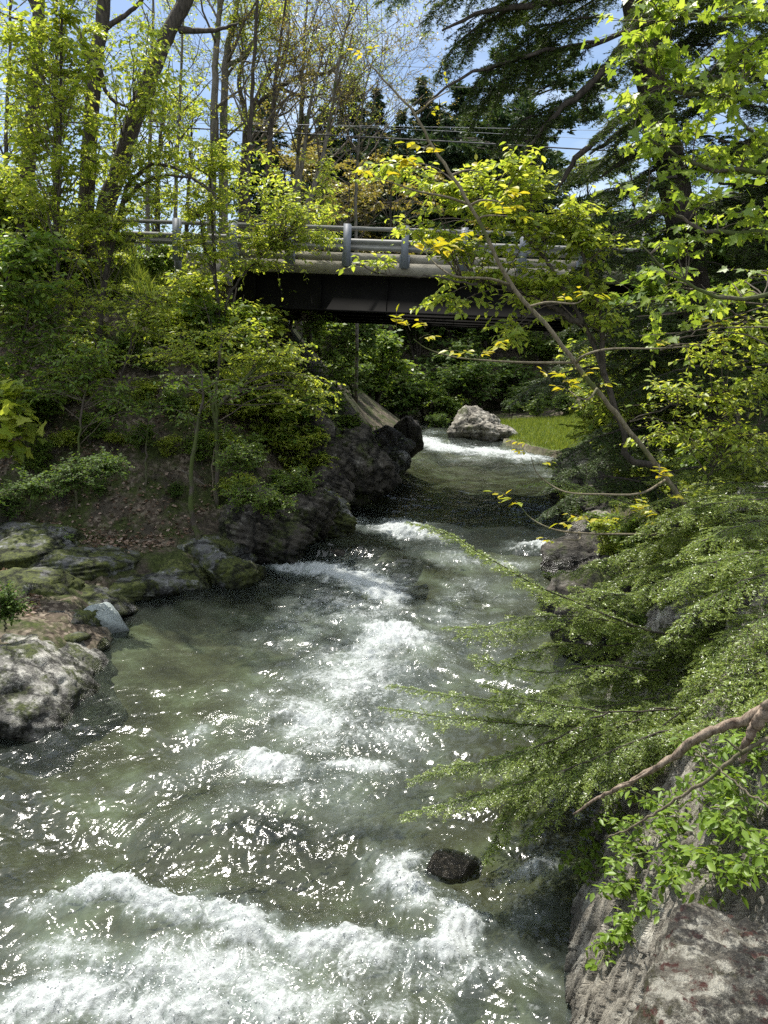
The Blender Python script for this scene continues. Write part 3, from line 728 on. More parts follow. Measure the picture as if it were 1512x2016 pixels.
# slate cliff at the right foreground: thin steep laminae with broken edges
def slate():
    n, mm = 900, 460
    yy = (2.5 + 6.7 * np.linspace(0, 1, n) ** 1.35)[:, None] * np.ones(mm); t = np.linspace(0, 1, mm)[None] * np.ones((n, 1))
    zt = 2.8 + .25 * fbm2(yy * .8, yy * 0, 3, 4)
    h = -.5 + (zt + .5) * np.minimum(t / .72, 1)
    back = np.maximum(t - .72, 0) / .28
    x0 = xr(yy) - .12 + .55 * np.maximum(h, 0) + 1.8 * back + .22 * fbm2(yy * 1.1, h * .6, 3, 8)
    # laminae: long in the tilted up direction, thin along the stream
    s = yy * 1.0 - .42 * h
    lam = rid2(s * 6.5 + .5 * fbm2(yy * 2, h * 2, 3, 30), h * .8, 4, 14, .6)
    steps = np.floor((s * 5.5 + 1.1 * fbm2(s * 2.2, h * .7, 3, 15)) * 1.0)
    blk = _h(steps, np.floor(h * 2.3 + .9 * noise2(s * 3, h * 2, 77) + steps * .37), np.zeros_like(steps), 5).astype(float) / 4294967295.0
    rimv = sstep(0, .25, t) * 1.0
    s2 = s + .05 * fbm2(s * 3, h * 1.5, 3, 40) + .03 * h * noise2(s * .7, h * 0, 41)
    sh = np.floor(s2 * 27); fr_ = s2 * 27 - sh
    o_ = np.zeros_like(sh)
    brk = np.floor(h * 2.4 + 5 * _h(sh, o_, o_, 6) / 4294967295.0 + .35 * noise2(s * 11, h * 6, 42))
    b2 = _h(sh, brk, o_, 9).astype(float) / 4294967295.0
    sh3 = np.floor(s2 * 62); b3 = _h(sh3, np.floor(h * 4 + 7 * _h(sh3, o_, o_, 3) / 4294967295.0), o_, 19).astype(float) / 4294967295.0
    gap = (_h(sh, o_, o_, 12).astype(float) / 4294967295.0 < .5) * np.exp(-((fr_ - .08) / .14) ** 2)
    d = .05 * (lam - .5) + .10 * (blk - .5) + .075 * (b2 - .5) + .022 * (b3 - .5) - .10 * gap + .02 * fbm2(s * 30, h * 6, 3, 16)
    x = x0 - d * (.4 + .6 * rimv)
    z = h + back * (.25 + .1 * fbm2(yy * 3, t * 9, 3, 2)) + .03 * fbm2(yy * 9, t * 20, 3, 6)
    V = np.stack([x, yy + .05 * fbm2(s * 8, h * 3, 3, 18), z], -1)
    m = rock_mat('slate', (.05, .042, .032), (.54, .50, .41), (.60, .57, .48), .42, .22, ((.03, .035, .01), (.10, .11, .03)), scale=2.6, strata=(2.2, 5.5, .45), wet=.0, rotx=R(22.8))
    o = grid_obj('slate_cliff', V, m, smooth=False)
    tag(o, 'steep cliff of thin grey slate layers on the right foreground bank', 'cliff')
slate()

# rough stone block beside the camera
def block():
    c0 = np.array([.98, 1.55, 1.45]); 
    m = rock_mat('lichen_stone_block', (.06, .05, .04), (.26, .24, .185), (.44, .42, .345), .60, .50, ((.02, .02, .008), (.06, .055, .02)), scale=9, red=.5, cracks=2.2)
    n = 150
    bm = bmesh.new(); bmesh.ops.create_cube(bm, size=2); bmesh.ops.subdivide_edges(bm, edges=bm.edges[:], cuts=70, use_grid_fill=True)
    v = np.array([q.co[:] for q in bm.verts]); f = [[q.index for q in p.verts] for p in bm.faces]; bm.free()
    nn = (np.abs(v) ** 7).sum(1) ** (1 / 7.0); v = v / nn[:, None]
    q = v * np.array([.36, .80, .95])
    q[:, 2] += -.10 * v[:, 1] + .06 * fbm3(v * 1.5, 3, 3)
    q = q + v * (.075 * fbm3(q * 6, 7, 7, .68))[:, None] + v * (.05 * (fbm3(q * 2.2 + 4, 3, 8)))[:, None]
    a = R(-32); q = q @ np.array([[math.cos(a), math.sin(a), 0], [-math.sin(a), math.cos(a), 0], [0, 0, 1]])
    o = mesh_np('stone_block', q, np.array(f).ravel(), np.full(len(f), 4), m, None, True)
    o.location = (1.00, 1.72, 1.49)
    tag(o, 'rough lichen covered stone block with reddish moss at bottom right corner', 'stone block')
block()

# ------------------------------------------------------------------ road and bridge
asph = plain_mat('asphalt', (.05, .05, .052), .85, var=.25, vscale=3)
r = grid_obj('road', np.array([[[x, y, BZ - .012] for x in (-120, -60, -20, -4.3)] for y in (BY + 1.5, BY + BW - .2)]), asph); tag(r, kind='structure')
r = grid_obj('road', np.array([[[x, y, BZ - .5] for x in (9.4, 20, 60, 120)] for y in (BY + .4, BY + BW - .2)]), asph); tag(r, kind='structure')
conc = plain_mat('weathered_concrete', (.20, .185, .145), .9, var=.35, vscale=2.2, bump=.5, bscale=30)
concd = plain_mat('stained_concrete', (.20, .185, .15), .9, var=.4, vscale=1.6, bump=.5, bscale=25)
steel = plain_mat('dark_girder_paint', (.009, .0085, .008), .85, var=.3, vscale=3)
steel.node_tree.nodes['Principled BSDF'].inputs['Specular IOR Level'].default_value = .08
galv = plain_mat('galvanised_steel', (.15, .165, .19), .55, .0, var=.15, vscale=5)
rail_m = plain_mat('weathered_rail_steel', (.17, .17, .155), .65, .0, var=.2, vscale=4)
p0 = P(698, 540, BY)
bridge = empty('bridge', p0, 'short road bridge with dark steel girders and steel guardrail over the stream', 'bridge', rot=(0, R(2.6), R(-5)))
X0, X1 = -3.4, 9.0
G = Geo(); G.box((X0, .10, .05), (X1, BW - .1, .42)); G.build('deck', conc, bridge)
G = Geo(); G.prism([(0,0),(.3,0),(.3,.30),(0,.30)], X0, X1); G.prism([(.06,.30),(.36,.30),(.36,.52),(.08,.52)], X0, X1); G.build('fascia', conc, bridge)
G = Geo(); G.prism([(BW-.3,0),(BW,0),(BW,.52),(BW-.3,.52)], X0, X1); G.build('fascia', conc, bridge)
for k, yb in enumerate((.42, 2.1, 3.7, 5.3, 6.7)):
    G = Geo(); t, hh = .012, -.88
    G.prism([(yb-.16,hh),(yb+.16,hh),(yb+.16,hh+.035),(yb+t,hh+.035),(yb+t,-.035),(yb+.16,-.035),(yb+.16,.045),(yb-.16,.045),(yb-.16,-.035),(yb-t,-.035),(yb-t,hh+.035),(yb-.16,hh+.035)], X0 + .2, X1 - .2)
    for xs_ in np.arange(X0 + .8, X1, 1.7): G.box((xs_, yb - .15, hh + .04), (xs_ + .015, yb - .0125, -.04))
    G.build('girder', steel, bridge)
G = Geo()
for xs_ in np.arange(X0 + 1.6, X1, 2.6):
    G.box((xs_, .44, -.62), (xs_ + .03, 6.68, -.2))
G.build('cross_brace', steel, bridge)
for sgn, xa, xb in ((0, X0 - .9, X0 + .35), (1, X1 - .35, X1 + .9)):
    G = Geo(); G.box((xa, .35, -6.2), (xb, BW - .3, -.9)); G.box((xa if not sgn else xb - .5, .06, -.9), (xa + .5 if not sgn else xb, BW - .06, .38)); G.build('abutment', concd, bridge)
def guardrail(y0, yo, name='guardrail'):
    gr = empty(name); gr.parent = bridge
    for x in np.arange(X0 + .34 - 1.43, X1 + 1, 1.43):
        G = Geo(); w_ = .085; yy = y0 - yo * .10
        # H section post bolted to the outer face
        G.box((x - w_, yy - .09, .17), (x + w_, yy - .075, 1.16)); G.box((x - w_, yy + .075, .17), (x + w_, yy + .09, 1.16)); G.box((x - .008, yy - .075, .17), (x + .008, yy + .075, 1.16))
        p = G.build('post', galv, gr)
        G = Geo(); G.box((x - .13, yy + .092 * yo, .2), (x + .13, yy + .099 * yo, .5)); G.build('mounting_plate', galv, p)
    yi = y0 + yo * .10
    G = Geo(); G.prism([(yi-.05,1.06),(yi+.05,1.06),(yi+.05,1.14),(yi-.05,1.14)], X0 - 2.6, X1 + 3); G.build('top_rail', rail_m, gr)
    G = Geo(); wv = [(0,.58),(.05,.62),(.05,.67),(.0,.70),(.0,.74),(.05,.77),(.05,.82),(0,.86)]
    prof = [(yi + (a_ - .02) * -1, b_) for a_, b_ in wv]; prof2 = [(p_[0] - .006, p_[1]) for p_ in prof][::-1]
    G.prism(prof + prof2, X0 - 2.6, X1 + 3); G.build('beam_rail', rail_m, gr)
guardrail(.0, 1); guardrail(BW, -1)

# guardrail along the road left of the bridge
def roadrail():
    root = empty('roadside_guardrail', (-2.9, BY + 1.6, BZ + .55), 'grey roadside guardrail seen through leaves left of the bridge', 'guardrail')
    for x in np.arange(-2.6, -16, -1.9):
        G = Geo(); G.box((x - .07, -.06, -.4), (x + .07, .06, .72)); G.build('post', galv, root)
    G = Geo(); yi = .1
    G.prism([(yi,.42),(yi+.05,.47),(yi,.56),(yi+.05,.65),(yi,.72),(yi-.01,.72),(yi+.035,.65),(yi-.01,.56),(yi+.035,.47),(yi-.01,.42)], -17, -2.4); G.build('beam_rail', rail_m, root)
roadrail()

# overhead wires
wire_m = plain_mat('black_cable', (.02, .02, .022), .5)
wire_l = plain_mat('bare_aluminium_wire', (.25, .26, .28), .5)
WR = [((420,256),(960,283),(1500,318),26,.022,wire_m,'thick black cable, the lowest of the overhead lines'),
 ((300,243),(960,252),(1500,268),27,.007,wire_l,'thin pale wire just above the thick cable'),
 ((300,236),(960,262),(1500,300),27.5,.006,wire_l,'thin pale wire crossing close to the thick cable'),
 ((500,120),(850,133),(1100,140),28,.007,wire_m,'highest thin wire crossing open sky'),
 ((400,160),(850,170),(1200,182),28,.006,wire_l,'second thin wire from the top across the sky')]
for (a_, b_, c_, Y, rd, mt, lab) in WR:
    A, B, C_ = (P(*q, Y) for q in (a_, b_, c_))
    A = A + (A - B) * 1.6; C_ = C_ + (C_ - B) * 1.2
    G = Geo(); G.tube(spline([A, B, C_], 40), rd, 5); o = G.build('overhead_wire', mt, smooth=True); tag(o, lab, 'wire', 'overhead wires along the road')
# ------------------------------------------------------------------ plant materials
LIME = leaf_mat('lime_leaves', [(.14, .205, .028), (.22, .285, .04), (.33, .37, .075)], .52, 1.9)
MIDG = leaf_mat('green_leaves', [(.07, .13, .02), (.11, .18, .028), (.18, .24, .045)], .48, 1.8)
DARKG = leaf_mat('dark_green_leaves', [(.04, .08, .016), (.065, .115, .022), (.10, .155, .03)], .42, 1.6, .6, .2)
OCHRE = leaf_mat('young_ochre_leaves', [(.18, .19, .04), (.25, .225, .055), (.29, .235, .09)], .4, 1.3)
YELL = leaf_mat('yellow_green_leaflets', [(.22, .27, .02), (.32, .32, .025), (.40, .34, .03)], .45, 1.5)
MAPL = leaf_mat('maple_leaves', [(.12, .19, .026), (.18, .26, .036), (.26, .33, .06)], .5, 1.9)
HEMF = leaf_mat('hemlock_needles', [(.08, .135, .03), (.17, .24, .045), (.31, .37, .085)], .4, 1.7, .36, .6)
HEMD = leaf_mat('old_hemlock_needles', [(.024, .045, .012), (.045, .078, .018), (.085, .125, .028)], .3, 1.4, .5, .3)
CONF = leaf_mat('far_conifer_needles', [(.02, .038, .02), (.032, .058, .026), (.055, .085, .034)], .2, 1.3, .6, .2)
PINE = leaf_mat('pine_needles', [(.022, .05, .022), (.04, .075, .026), (.07, .11, .035)], .25, 1.3, .55, .25)
LITT = leaf_mat('dead_leaves', [(.06, .035, .02), (.13, .08, .05), (.24, .17, .12), (.34, .26, .21)], .15, 1.0, .6, .3)
GRAS = leaf_mat('grass_blades', [(.08, .12, .022), (.13, .185, .03), (.22, .26, .06)], .4, 1.5)
BARK = bark_mat('dark_bark', (.018, .015, .012), (.085, .072, .058), 5)
BARKL = bark_mat('grey_bark', (.06, .052, .042), (.20, .18, .15), 5, .25)
BARKM = bark_mat('mossy_bark', (.035, .03, .024), (.12, .10, .08), 6, .6)
BARKY = bark_mat('smooth_sapling_bark', (.075, .063, .04), (.22, .19, .13), 9, .15)
TWIG = bark_mat('twig_bark', (.05, .04, .03), (.16, .135, .105), 8)

UP = np.array([0, 0, 1.0])
DENS = 1.25

class Plant:
    def __init__(s, name, label, base, cat='tree', group=None, bark=BARK, twig=TWIG, leaf=MIDG):
        s.root = empty(name, base, label, cat, group); s.base = np.asarray(base, float)
        s.bark, s.twig, s.leaf = bark, twig, leaf
        s.sk = []; s.br = Geo(); s.lv = Geo()
    def trunk(s, pts, r0, r1, n=26, sides=9, name='trunk', mat=None, wob=.012):
        p = spline(pts, n); p[1:-1] += rng.normal(size=(n - 2, 3)) * wob
        rad = np.linspace(1, 0, n) ** .8 * (r0 - r1) + r1
        g = Geo(); g.tube(p, rad, sides, knob=.05); g.build(name, mat or s.bark, s.root, True, s.base)
        s.sk.append(p); return p
    def limb(s, pts, r0, r1, n=18, wob=.01):
        return s.trunk(pts, r0, r1, n, 6, 'limb', None, wob)
    def branch(s, pts, r0, r1, n=9, sides=4, wob=.0):
        p = spline(pts, n)
        if wob: p[1:] += rng.normal(size=(n - 1, 3)) * wob
        s.br.tube(p, np.linspace(r0, r1, n), sides); return p
    def leaves_on(s, S, D, Ln, k, size, kind, droop=.35, nr=.45, spread=.85, wood=True, tw=.0035, rnd=None):
        """leaves along straight twigs, alternate sides"""
        Nn = len(S)
        if wood: s.br.sticks(S, S + D * Ln[:, None] + UP * (-.12 * Ln[:, None]), tw, tw * .35)
        t = (np.arange(k) + .6) / k
        t = t[None] + rng.normal(size=(Nn, k)) * .06
        pos = S[:, None] + D[:, None] * (Ln[:, None] * t)[..., None] - UP * (.12 * Ln[:, None] * t ** 2)[..., None]
        side = nrm(np.cross(D, UP) + 1e-4)[:, None] * np.where(np.arange(k) % 2, 1, -1)[None, :, None]
        ax = D[:, None] * .6 + side * spread + rng.normal(size=(Nn, k, 3)) * .3 - UP * droop
        nn = UP + rng.normal(size=(Nn, k, 3)) * nr
        sz = size * rng.uniform(.42, 1.3, (Nn, k))
        add_leaves(s.lv, pos.reshape(-1, 3), ax.reshape(-1, 3), nn.reshape(-1, 3), sz.ravel(), kind)
    def crown(s, c, r, nb=8, tw=7, k=5, size=.09, kind='oval', twl=.35, droop=.35, rise=.25, surf=.5, up=.1, rad=.006, reach=True, nr=.45):
        """branches from the nearest wood into an ellipsoid, twigs and leaves along them"""
        c = np.asarray(c, float); r = np.asarray(r, float); nb = int(nb * DENS + .5); k = k + 2
        SK = np.concatenate(s.sk)
        S = []; D = []
        for _ in range(nb):
            e = c + in_ball(1, surf)[0] * r
            d = np.linalg.norm((SK - e) * [1, 1, 1.0], axis=1) + np.where(SK[:, 2] > e[2] + .1, 2.0, 0)
            a = SK[np.argsort(d)[rng.integers(0, min(4, len(SK)))]] if reach else c - [0, 0, r[2]]
            ln = np.linalg.norm(e - a)
            m = a * .5 + e * .5 + UP * ln * rise * rng.uniform(.2, 1) + rng.normal(size=3) * ln * .06
            p = s.branch([a, m, e], rad + .0035 * ln, rad * .4, 8, 4, ln * .008)
            near = np.linalg.norm((p - c) / (r * 1.25), axis=1) < 1.0
            q = p[near] if near.sum() >= 2 else p[-3:]
            for __ in range(tw):
                t = rng.random() * (len(q) - 1); i = min(int(t), len(q) - 2); f = t - i
                S.append(q[i] * (1 - f) + q[i + 1] * f)
                bd = nrm(q[-1] - q[0]); h = rng.normal(size=3); h[2] *= .35
                D.append(nrm(bd * .55 + nrm(h) * .9 + UP * up))
        S = np.array(S); D = np.array(D)
        s.leaves_on(S, D, twl * rng.uniform(.5, 1.25, len(S)), k, size, kind, droop, nr)
    def done(s, bname='branches', lname='foliage', lm=None):
        s.br.build(bname, s.twig, s.root, True, s.base); s.lv.build(lname, lm or s.leaf, s.root, False, s.base)
        return s.root

def px_blob(px, py, Y, rx, ry, dep=1.0):
    c = P(px, py, Y); k = Y / F
    return c, np.array([rx * k, max(rx, ry) * k * dep, ry * k])

def gpt(px, Y, dz=0.0):
    """ground point under image column px at distance Y"""
    x = (px - 756) / F * Y * 1.02
    return np.array([x, Y, float(ground(x, Y)) + dz])

def foot(px, py):
    d = ray(px, py); t = np.arange(4, 60, .05)
    x, y, z = d[0] * t, d[1] * t, d[2] * t + CAMZ
    i = np.argmax(z < ground(x, y)); i = i if i else len(t) // 3
    return np.array([x[i], y[i], z[i]])

# ------------------------------------------------------------------ big trees on the left bank
def big(label, path, Y, r0, r1, limbs, blobs, leaf=LIME, name='maple_tree', kind='oval', bark=BARK, size=.12, shade=()):
    Y = foot(path[1][0], path[1][1])[1]
    pts = [P(x, y, Y) for x, y in path]
    g = pts[0].copy(); g[2] = float(ground(g[0], g[1])) - .15
    pts = [g] + [p for p in pts if p[2] > g[2] + .4]
    pl = Plant(name, label, g, 'tree', None, bark, TWIG, leaf)
    pl.trunk(pts, r0, r1, 40, 10)
    for l in limbs:
        pl.limb([P(x, y, Y + (l[0][2] if len(l[0]) > 2 else 0) * i / len(l)) for i, (x, y, *_) in enumerate(l)], r0 * .33, r0 * .08, 16)
    for (px, py, dY, rx, ry, nb, tw) in blobs:
        c, r = px_blob(px, py, Y + dY, rx, ry); pl.crown(c, r, nb, tw, 5, size, kind, .45, .45)
    for (px, py, dY, rx, ry, nb, tw) in shade:      # the crown above the top of the picture
        c, r = px_blob(px, py, Y + dY, rx, ry); pl.crown(c, r, nb, tw, 5, size * 1.6, 'diamond', .7, .4, rad=.015)
    return pl.done()

big('tall dark trunked tree nearest the left frame edge', [(30,640),(38,560),(45,470),(60,250),(78,0),(92,-300),(100,-700)], 16.5, .19, .08,
    [[(62,180),(120,120),(190,100)],[(75,30),(20,-60),(-60,-120)]],
    [(45,110,-2,70,70,6,8),(60,230,-1.5,75,60,6,8),(30,330,-1,70,60,6,7),(110,420,-1,80,60,5,7),(20,470,-2,70,50,6,7)],
    shade=[(60,-330,0,330,220,8,10),(-200,-100,0,250,250,6,10)])
big('thick straight dark trunk second from left, forking above the leaves', [(140,640),(152,560),(164,480),(172,350),(186,150),(205,0),(216,-200),(235,-600)], 15.6, .21, .10,
    [[(176,140),(155,60),(120,40)],[(200,60),(270,10),(330,-60)],[(190,120),(215,190),(260,215)]],
    [(230,70,-1.5,60,50,4,7),(120,180,-2,80,50,5,7),(210,300,-2,80,50,6,7),(90,280,-2,70,60,5,7)],
    shade=[(200,-350,0,330,220,9,10)])
big('leaning dark trunk, the most slanted of the big left bank trees', [(165,640),(178,560),(190,480),(222,370),(265,240),(320,90),(365,0),(420,-150),(500,-500)], 16.8, .23, .11,
    [[(330,75),(350,10),(345,-80)],[(300,150),(250,230),(243,330)],[(352,60),(420,60),(470,45)]],
    [(285,110,-2.5,70,45,6,8),(300,210,-2.5,70,40,6,8),(250,170,-2.5,60,40,4,7),(340,160,-2,50,40,4,6),(330,285,-2,80,35,5,7)],
    shade=[(480,-330,0,300,200,7,10)])

def sap(label, trunks, Y, blobs, leaf=LIME, size=.10, kind='oval', name='sapling', r=.035, bark=BARK, grd=True, tw=7, k=5, twl=.34, limbs=(), cat='sapling', group=None, droop=.4, top=.008, up=.1):
    t0 = trunks[0]
    if grd and t0[0][0] < 700:
        Yn = foot(max(t0[0][0], -60), t0[0][1])[1]; size *= Yn / Y; twl *= Yn / Y; Y = Yn
    b = P(t0[0][0], t0[0][1], Y)
    if grd: b[2] = float(ground(b[0], b[1])) - .05
    pl = Plant(name, label, b, cat, group, bark, TWIG, leaf)
    for i, t in enumerate(trunks):
        pts = [P(q[0], q[1], Y + (q[2] if len(q) > 2 else 0)) for q in t]
        if grd and i == 0: pts = [b] + [p for p in pts if p[2] > b[2] + .15]
        pl.trunk(pts, r * (1 if i == 0 else .75), top, 22, 7, 'trunk' if i == 0 else 'stem')
    for l in limbs: pl.limb([P(q[0], q[1], Y + (q[2] if len(q) > 2 else 0)) for q in l], r * .4, .004)
    for q in blobs:
        px, py, dY, rx, ry, nb = q[:6]
        c, rr = px_blob(px, py, Y + dY, rx, ry); pl.crown(c, rr, nb, tw, k, size, kind, twl, droop, up=up)
    return pl.done()

sap('slim dark pole sapling between the two left big trunks', [[(105,760),(112,600),(118,300),(120,0),(126,-260)]], 12.5,
    [(60,40,0,80,50,9),(150,110,0,80,40,8),(50,150,0,90,45,9),(150,215,0,90,40,8),(60,265,0,90,45,9),(170,320,0,90,35,8),(70,380,0,90,40,8),(180,430,0,80,40,7),(140,20,0,70,40,6)], LIME, .11, r=.05, name='maple_sapling')
sap('low maple sapling leaning in from the left frame edge', [[(-40,900),(-20,700),(10,560),(40,480)]], 10.5,
    [(20,500,0,80,40,7),(60,560,0,90,35,8),(10,620,0,70,40,7),(90,640,0,80,30,6),(20,720,0,60,30,5),(110,500,0,70,30,6)], MIDG, .10, r=.03, name='maple_sapling')
sap('bright maple twig hanging at left edge over the dark bank', [[(-160,1000),(-120,860),(-60,780),(20,790)]], 8.0,
    [(10,800,0,50,35,4),(20,850,0,40,20,3)], LIME, .13, 'maple', r=.025, name='maple_sapling', tw=5, k=4)
sap('forked dark stemmed sapling in front of the sunny verge', [[(436,760),(434,640),(426,560),(418,450),(415,330),(421,250)],[(436,650),(452,580),(500,520),(560,470)],[(425,560),(400,470),(392,420)]], 14.0,
    [(420,300,0,90,40,8),(350,340,0,90,35,8),(480,340,0,80,40,8),(330,410,0,90,35,8),(500,420,0,90,40,9),(430,390,0,80,35,7),(580,440,0,80,40,8),(560,370,0,80,40,8),(450,470,0,80,30,7),(360,480,0,60,25,4),(560,500,0,70,35,9),(620,400,0,70,40,8),(470,500,0,80,35,9),(590,470,0,60,35,8),(400,510,0,70,30,6),(640,470,0,40,30,5),(520,455,0,80,30,8)], LIME, .085, r=.055)
sap('arching dark limbed sapling under the leaning trunk', [[(190,700),(205,560),(230,450),(250,370),(300,325),(350,335),(400,365),(440,400)],[(240,400),(300,350),(370,350),(430,385)]], 15.2,
    [(240,400,-.5,80,40,7),(300,300,-.5,70,35,6),(330,370,-.5,80,35,7),(220,340,-.5,70,40,6),(170,420,-.5,80,35,7),(260,450,-.5,70,25,5),(150,490,-.5,80,25,5)], LIME, .085, r=.07)
sap('bright topped young tree, the fullest crown above slack water', [[(428,1000),(428,900),(426,800),(432,700),(440,660)],[(428,850),(410,760),(380,700)],[(430,800),(500,730),(560,700)]], 12.8,
    [(440,670,0,110,30,12),(360,690,0,80,30,8),(520,690,0,90,30,10),(580,720,0,70,30,8),(620,760,0,50,25,6),(300,710,0,70,25,6),(470,720,.4,110,30,8),(640,790,.3,40,30,4)], LIME, .075, r=.055, bark=BARKM, twl=.3)
sap('slender mossy trunk rising from the ledge rocks at the water', [[(395,1085),(378,1010),(377,930),(388,850),(400,780),(395,730)]], 12.2,
    [(330,760,.2,80,25,5),(420,770,.2,80,25,5),(360,820,.3,70,22,4)], MIDG, .07, r=.06, bark=BARKM)
sap('pale crooked stem beside the slender mossy trunk', [[(424,990),(418,930),(424,880),(440,850)]], 12.4, [(455,860,.2,60,25,4)], MIDG, .065, r=.018, bark=BARKY)
sap('rounded bush hanging over the pool under the left bridge end', [[(600,900),(600,800),(590,700),(600,640)],[(610,850),(650,740),(665,680)],[(590,830),(540,720),(520,640)]], 15.8,
    [(560,600,0,80,45,12),(640,640,0,55,40,9),(540,660,0,80,40,10),(650,700,0,50,50,10),(600,740,0,80,40,10),(660,780,0,40,40,6),(590,800,0,60,40,7),(520,580,0,70,40,8),(620,560,0,50,30,5),(690,690,0,35,35,6),(695,750,0,35,35,6),(675,820,0,40,35,6),(665,895,0,45,28,6),(715,858,0,32,24,5),(620,860,0,50,25,5)], MIDG, .085, r=.05)
sap('thin leafy branch reaching across the dark girder', [[(520,800),(540,700),(560,600),(600,560),(660,570),(715,575)]], 15.0,
    [(620,575,0,60,25,6),(670,580,0,40,14,3),(640,610,0,50,18,4)], MIDG, .075, r=.03, tw=5)
sap('pale trunk slanting up past the left abutment', [[(560,700),(590,560),(625,440),(645,340)]], 18.5,
    [(590,500,-.3,60,35,6),(640,450,-.3,50,35,6),(660,380,-.3,60,35,7),(620,330,-.3,50,35,5),(560,430,-.3,60,35,6)], LIME, .085, r=.06, bark=BARKL)
sap('shaded leafy sapling above the dead leaf patch', [[(150,1000),(155,880),(170,760),(190,690)]], 12.6,
    [(120,730,0,90,35,7),(220,740,0,90,35,7),(170,690,0,90,30,6),(60,760,0,80,35,5),(260,800,0,70,30,5)], MIDG, .08, r=.03, bark=BARKM)
sap('small shaded sapling with thin upright trunk at the foot of slope', [[(288,960),(288,880),(292,820)]], 12.9,
    [(290,800,0,80,25,5),(240,850,0,50,20,3)], DARKG, .07, r=.028, bark=BARKM)
sap('wide low sapling with a sunlit spray on the leaf littered slope', [[(230,820),(240,740),(270,640),(300,590)],[(235,760),(180,660),(140,610)]], 13.6,
    [(250,590,0,90,30,8),(330,620,0,80,30,7),(170,600,0,80,30,7),(110,570,0,80,30,6),(280,650,0,80,25,6),(380,570,0,60,25,5)], LIME, .08, r=.03)
sap('dense dark sapling crowding the left edge halfway up', [[(20,900),(30,760),(50,640),(70,560)]], 13.0,
    [(40,600,0,90,40,8),(130,670,0,80,35,7),(40,690,0,80,40,7),(100,770,0,80,35,6),(20,800,0,70,35,6)], MIDG, .085, r=.035)

# low evergreen-leaved plants on the ledges
for (px, py, Y, rx, ry, lab) in [(60,960,11.8,70,30,'dark low shrub at left edge above the mossy outcrop'),(150,935,12.0,70,35,'dark low shrub behind the mossy outcrop'),(210,915,12.3,50,30,'small dark shrub beside the dead leaf patch'),
    (480,970,13.8,55,30,'green shrub on the rock lip left of cascade'),(540,985,14.6,50,35,'bright low shrub overhanging the cascade rocks'),(590,950,15.6,45,40,'shrub against the shaded cliff slab'),(470,900,14.0,50,35,'pale green shrub behind the twin trunks'),
    (760,870,24.5,25,14,'small grassy plant on the shelf under the bridge'),(10,1190,9.6,30,35,'dark fern like plant at the left frame edge on the ledge'),(690,830,21,25,18,'sunlit sprig on top of the cliff rock')]:
    sap(lab, [[(px, py + ry * 1.5), (px, py)]], Y, [(px, py, 0, rx, ry, 16), (px - rx * .5, py + ry * .4, 0, rx * .6, ry * .6, 8), (px + rx * .5, py + ry * .4, 0, rx * .6, ry * .6, 8)],
        DARKG if px < 300 else MIDG, .05 if Y < 16 else .07, 'diamond', 'shrub', .012, BARKM, False, 9, 6, .2, cat='shrub', top=.003, up=.4)

# ------------------------------------------------------------------ shrubs that fill slopes and the far bank (copies of a few)
def bush_proto(leaf, nm, n=26, size=.11, kind='diamond'):
    pl = Plant('shrub', None, (0, 0, 0), 'shrub', None, BARK, TWIG, leaf)
    for i in range(5):
        a = rng.random() * 6.28; rr = rng.uniform(.2, .55)
        pl.trunk([(0, 0, -.25), (rr * .4 * math.cos(a), rr * .4 * math.sin(a), .5), (rr * math.cos(a), rr * math.sin(a), rng.uniform(.9, 1.4))], .035, .008, 8, 5, 'stem')
    for i in range(9):
        a = rng.random() * 6.28; rr = rng.uniform(.2, .75); h = rng.uniform(.5, 1.55)
        pl.crown((rr * math.cos(a), rr * math.sin(a), h), (.5, .5, .28), 6, 8, 5, size, kind, .3, .4)
    return pl.done()
def dup(root, loc, rot, sc, label, group):
    c = root.copy(); COL.objects.link(c); c.location = tuple(float(v) for v in loc); c.rotation_euler = (0, 0, rot); c.scale = sc
    c['label'] = label; c['group'] = group
    for ch in root.children:
        k = ch.copy(); COL.objects.link(k); k.parent = c
    return c
PRO = {'l': [bush_proto(LIME, 'l'), bush_proto(LIME, 'l2')], 'm': [bush_proto(MIDG, 'm'), bush_proto(MIDG, 'm2')], 'd': [bush_proto(DARKG, 'd'), bush_proto(DARKG, 'd2')], 'o': [bush_proto(OCHRE, 'o')]}
used = {}
def bush(px, Y, sc, kd, label, group, dz=0.0, tall=1.0):
    pr = PRO[kd][rng.integers(0, len(PRO[kd]))]
    p = gpt(px, Y, -.05 + dz)
    rz = rng.random() * 6.28; s3 = (sc * rng.uniform(.85, 1.2), sc * rng.uniform(.85, 1.2), sc * tall * rng.uniform(.85, 1.15))
    if pr.name not in used:
        used[pr.name] = 1
        pr.location = tuple(float(v) for v in p); pr.rotation_euler = (0, 0, rz); pr.scale = s3; pr['label'] = label; pr['group'] = group; return pr
    return dup(pr, p, rz, s3, label, group)
ORD = 'first second third fourth fifth sixth seventh eighth ninth tenth eleventh twelfth thirteenth fourteenth fifteenth sixteenth seventeenth eighteenth nineteenth twentieth twenty-first twenty-second twenty-third twenty-fourth twenty-fifth twenty-sixth'.split() + ['twenty-' + q for q in 'seventh eighth ninth'.split()] + ['thirtieth'] + ['thirty-' + q for q in 'first second third fourth fifth sixth seventh eighth ninth'.split()] + ['fortieth'] + ['forty-' + q for q in 'first second third fourth fifth'.split()]
COLN = {'l': 'lime green', 'm': 'mid green', 'd': 'dark green', 'o': 'ochre'}
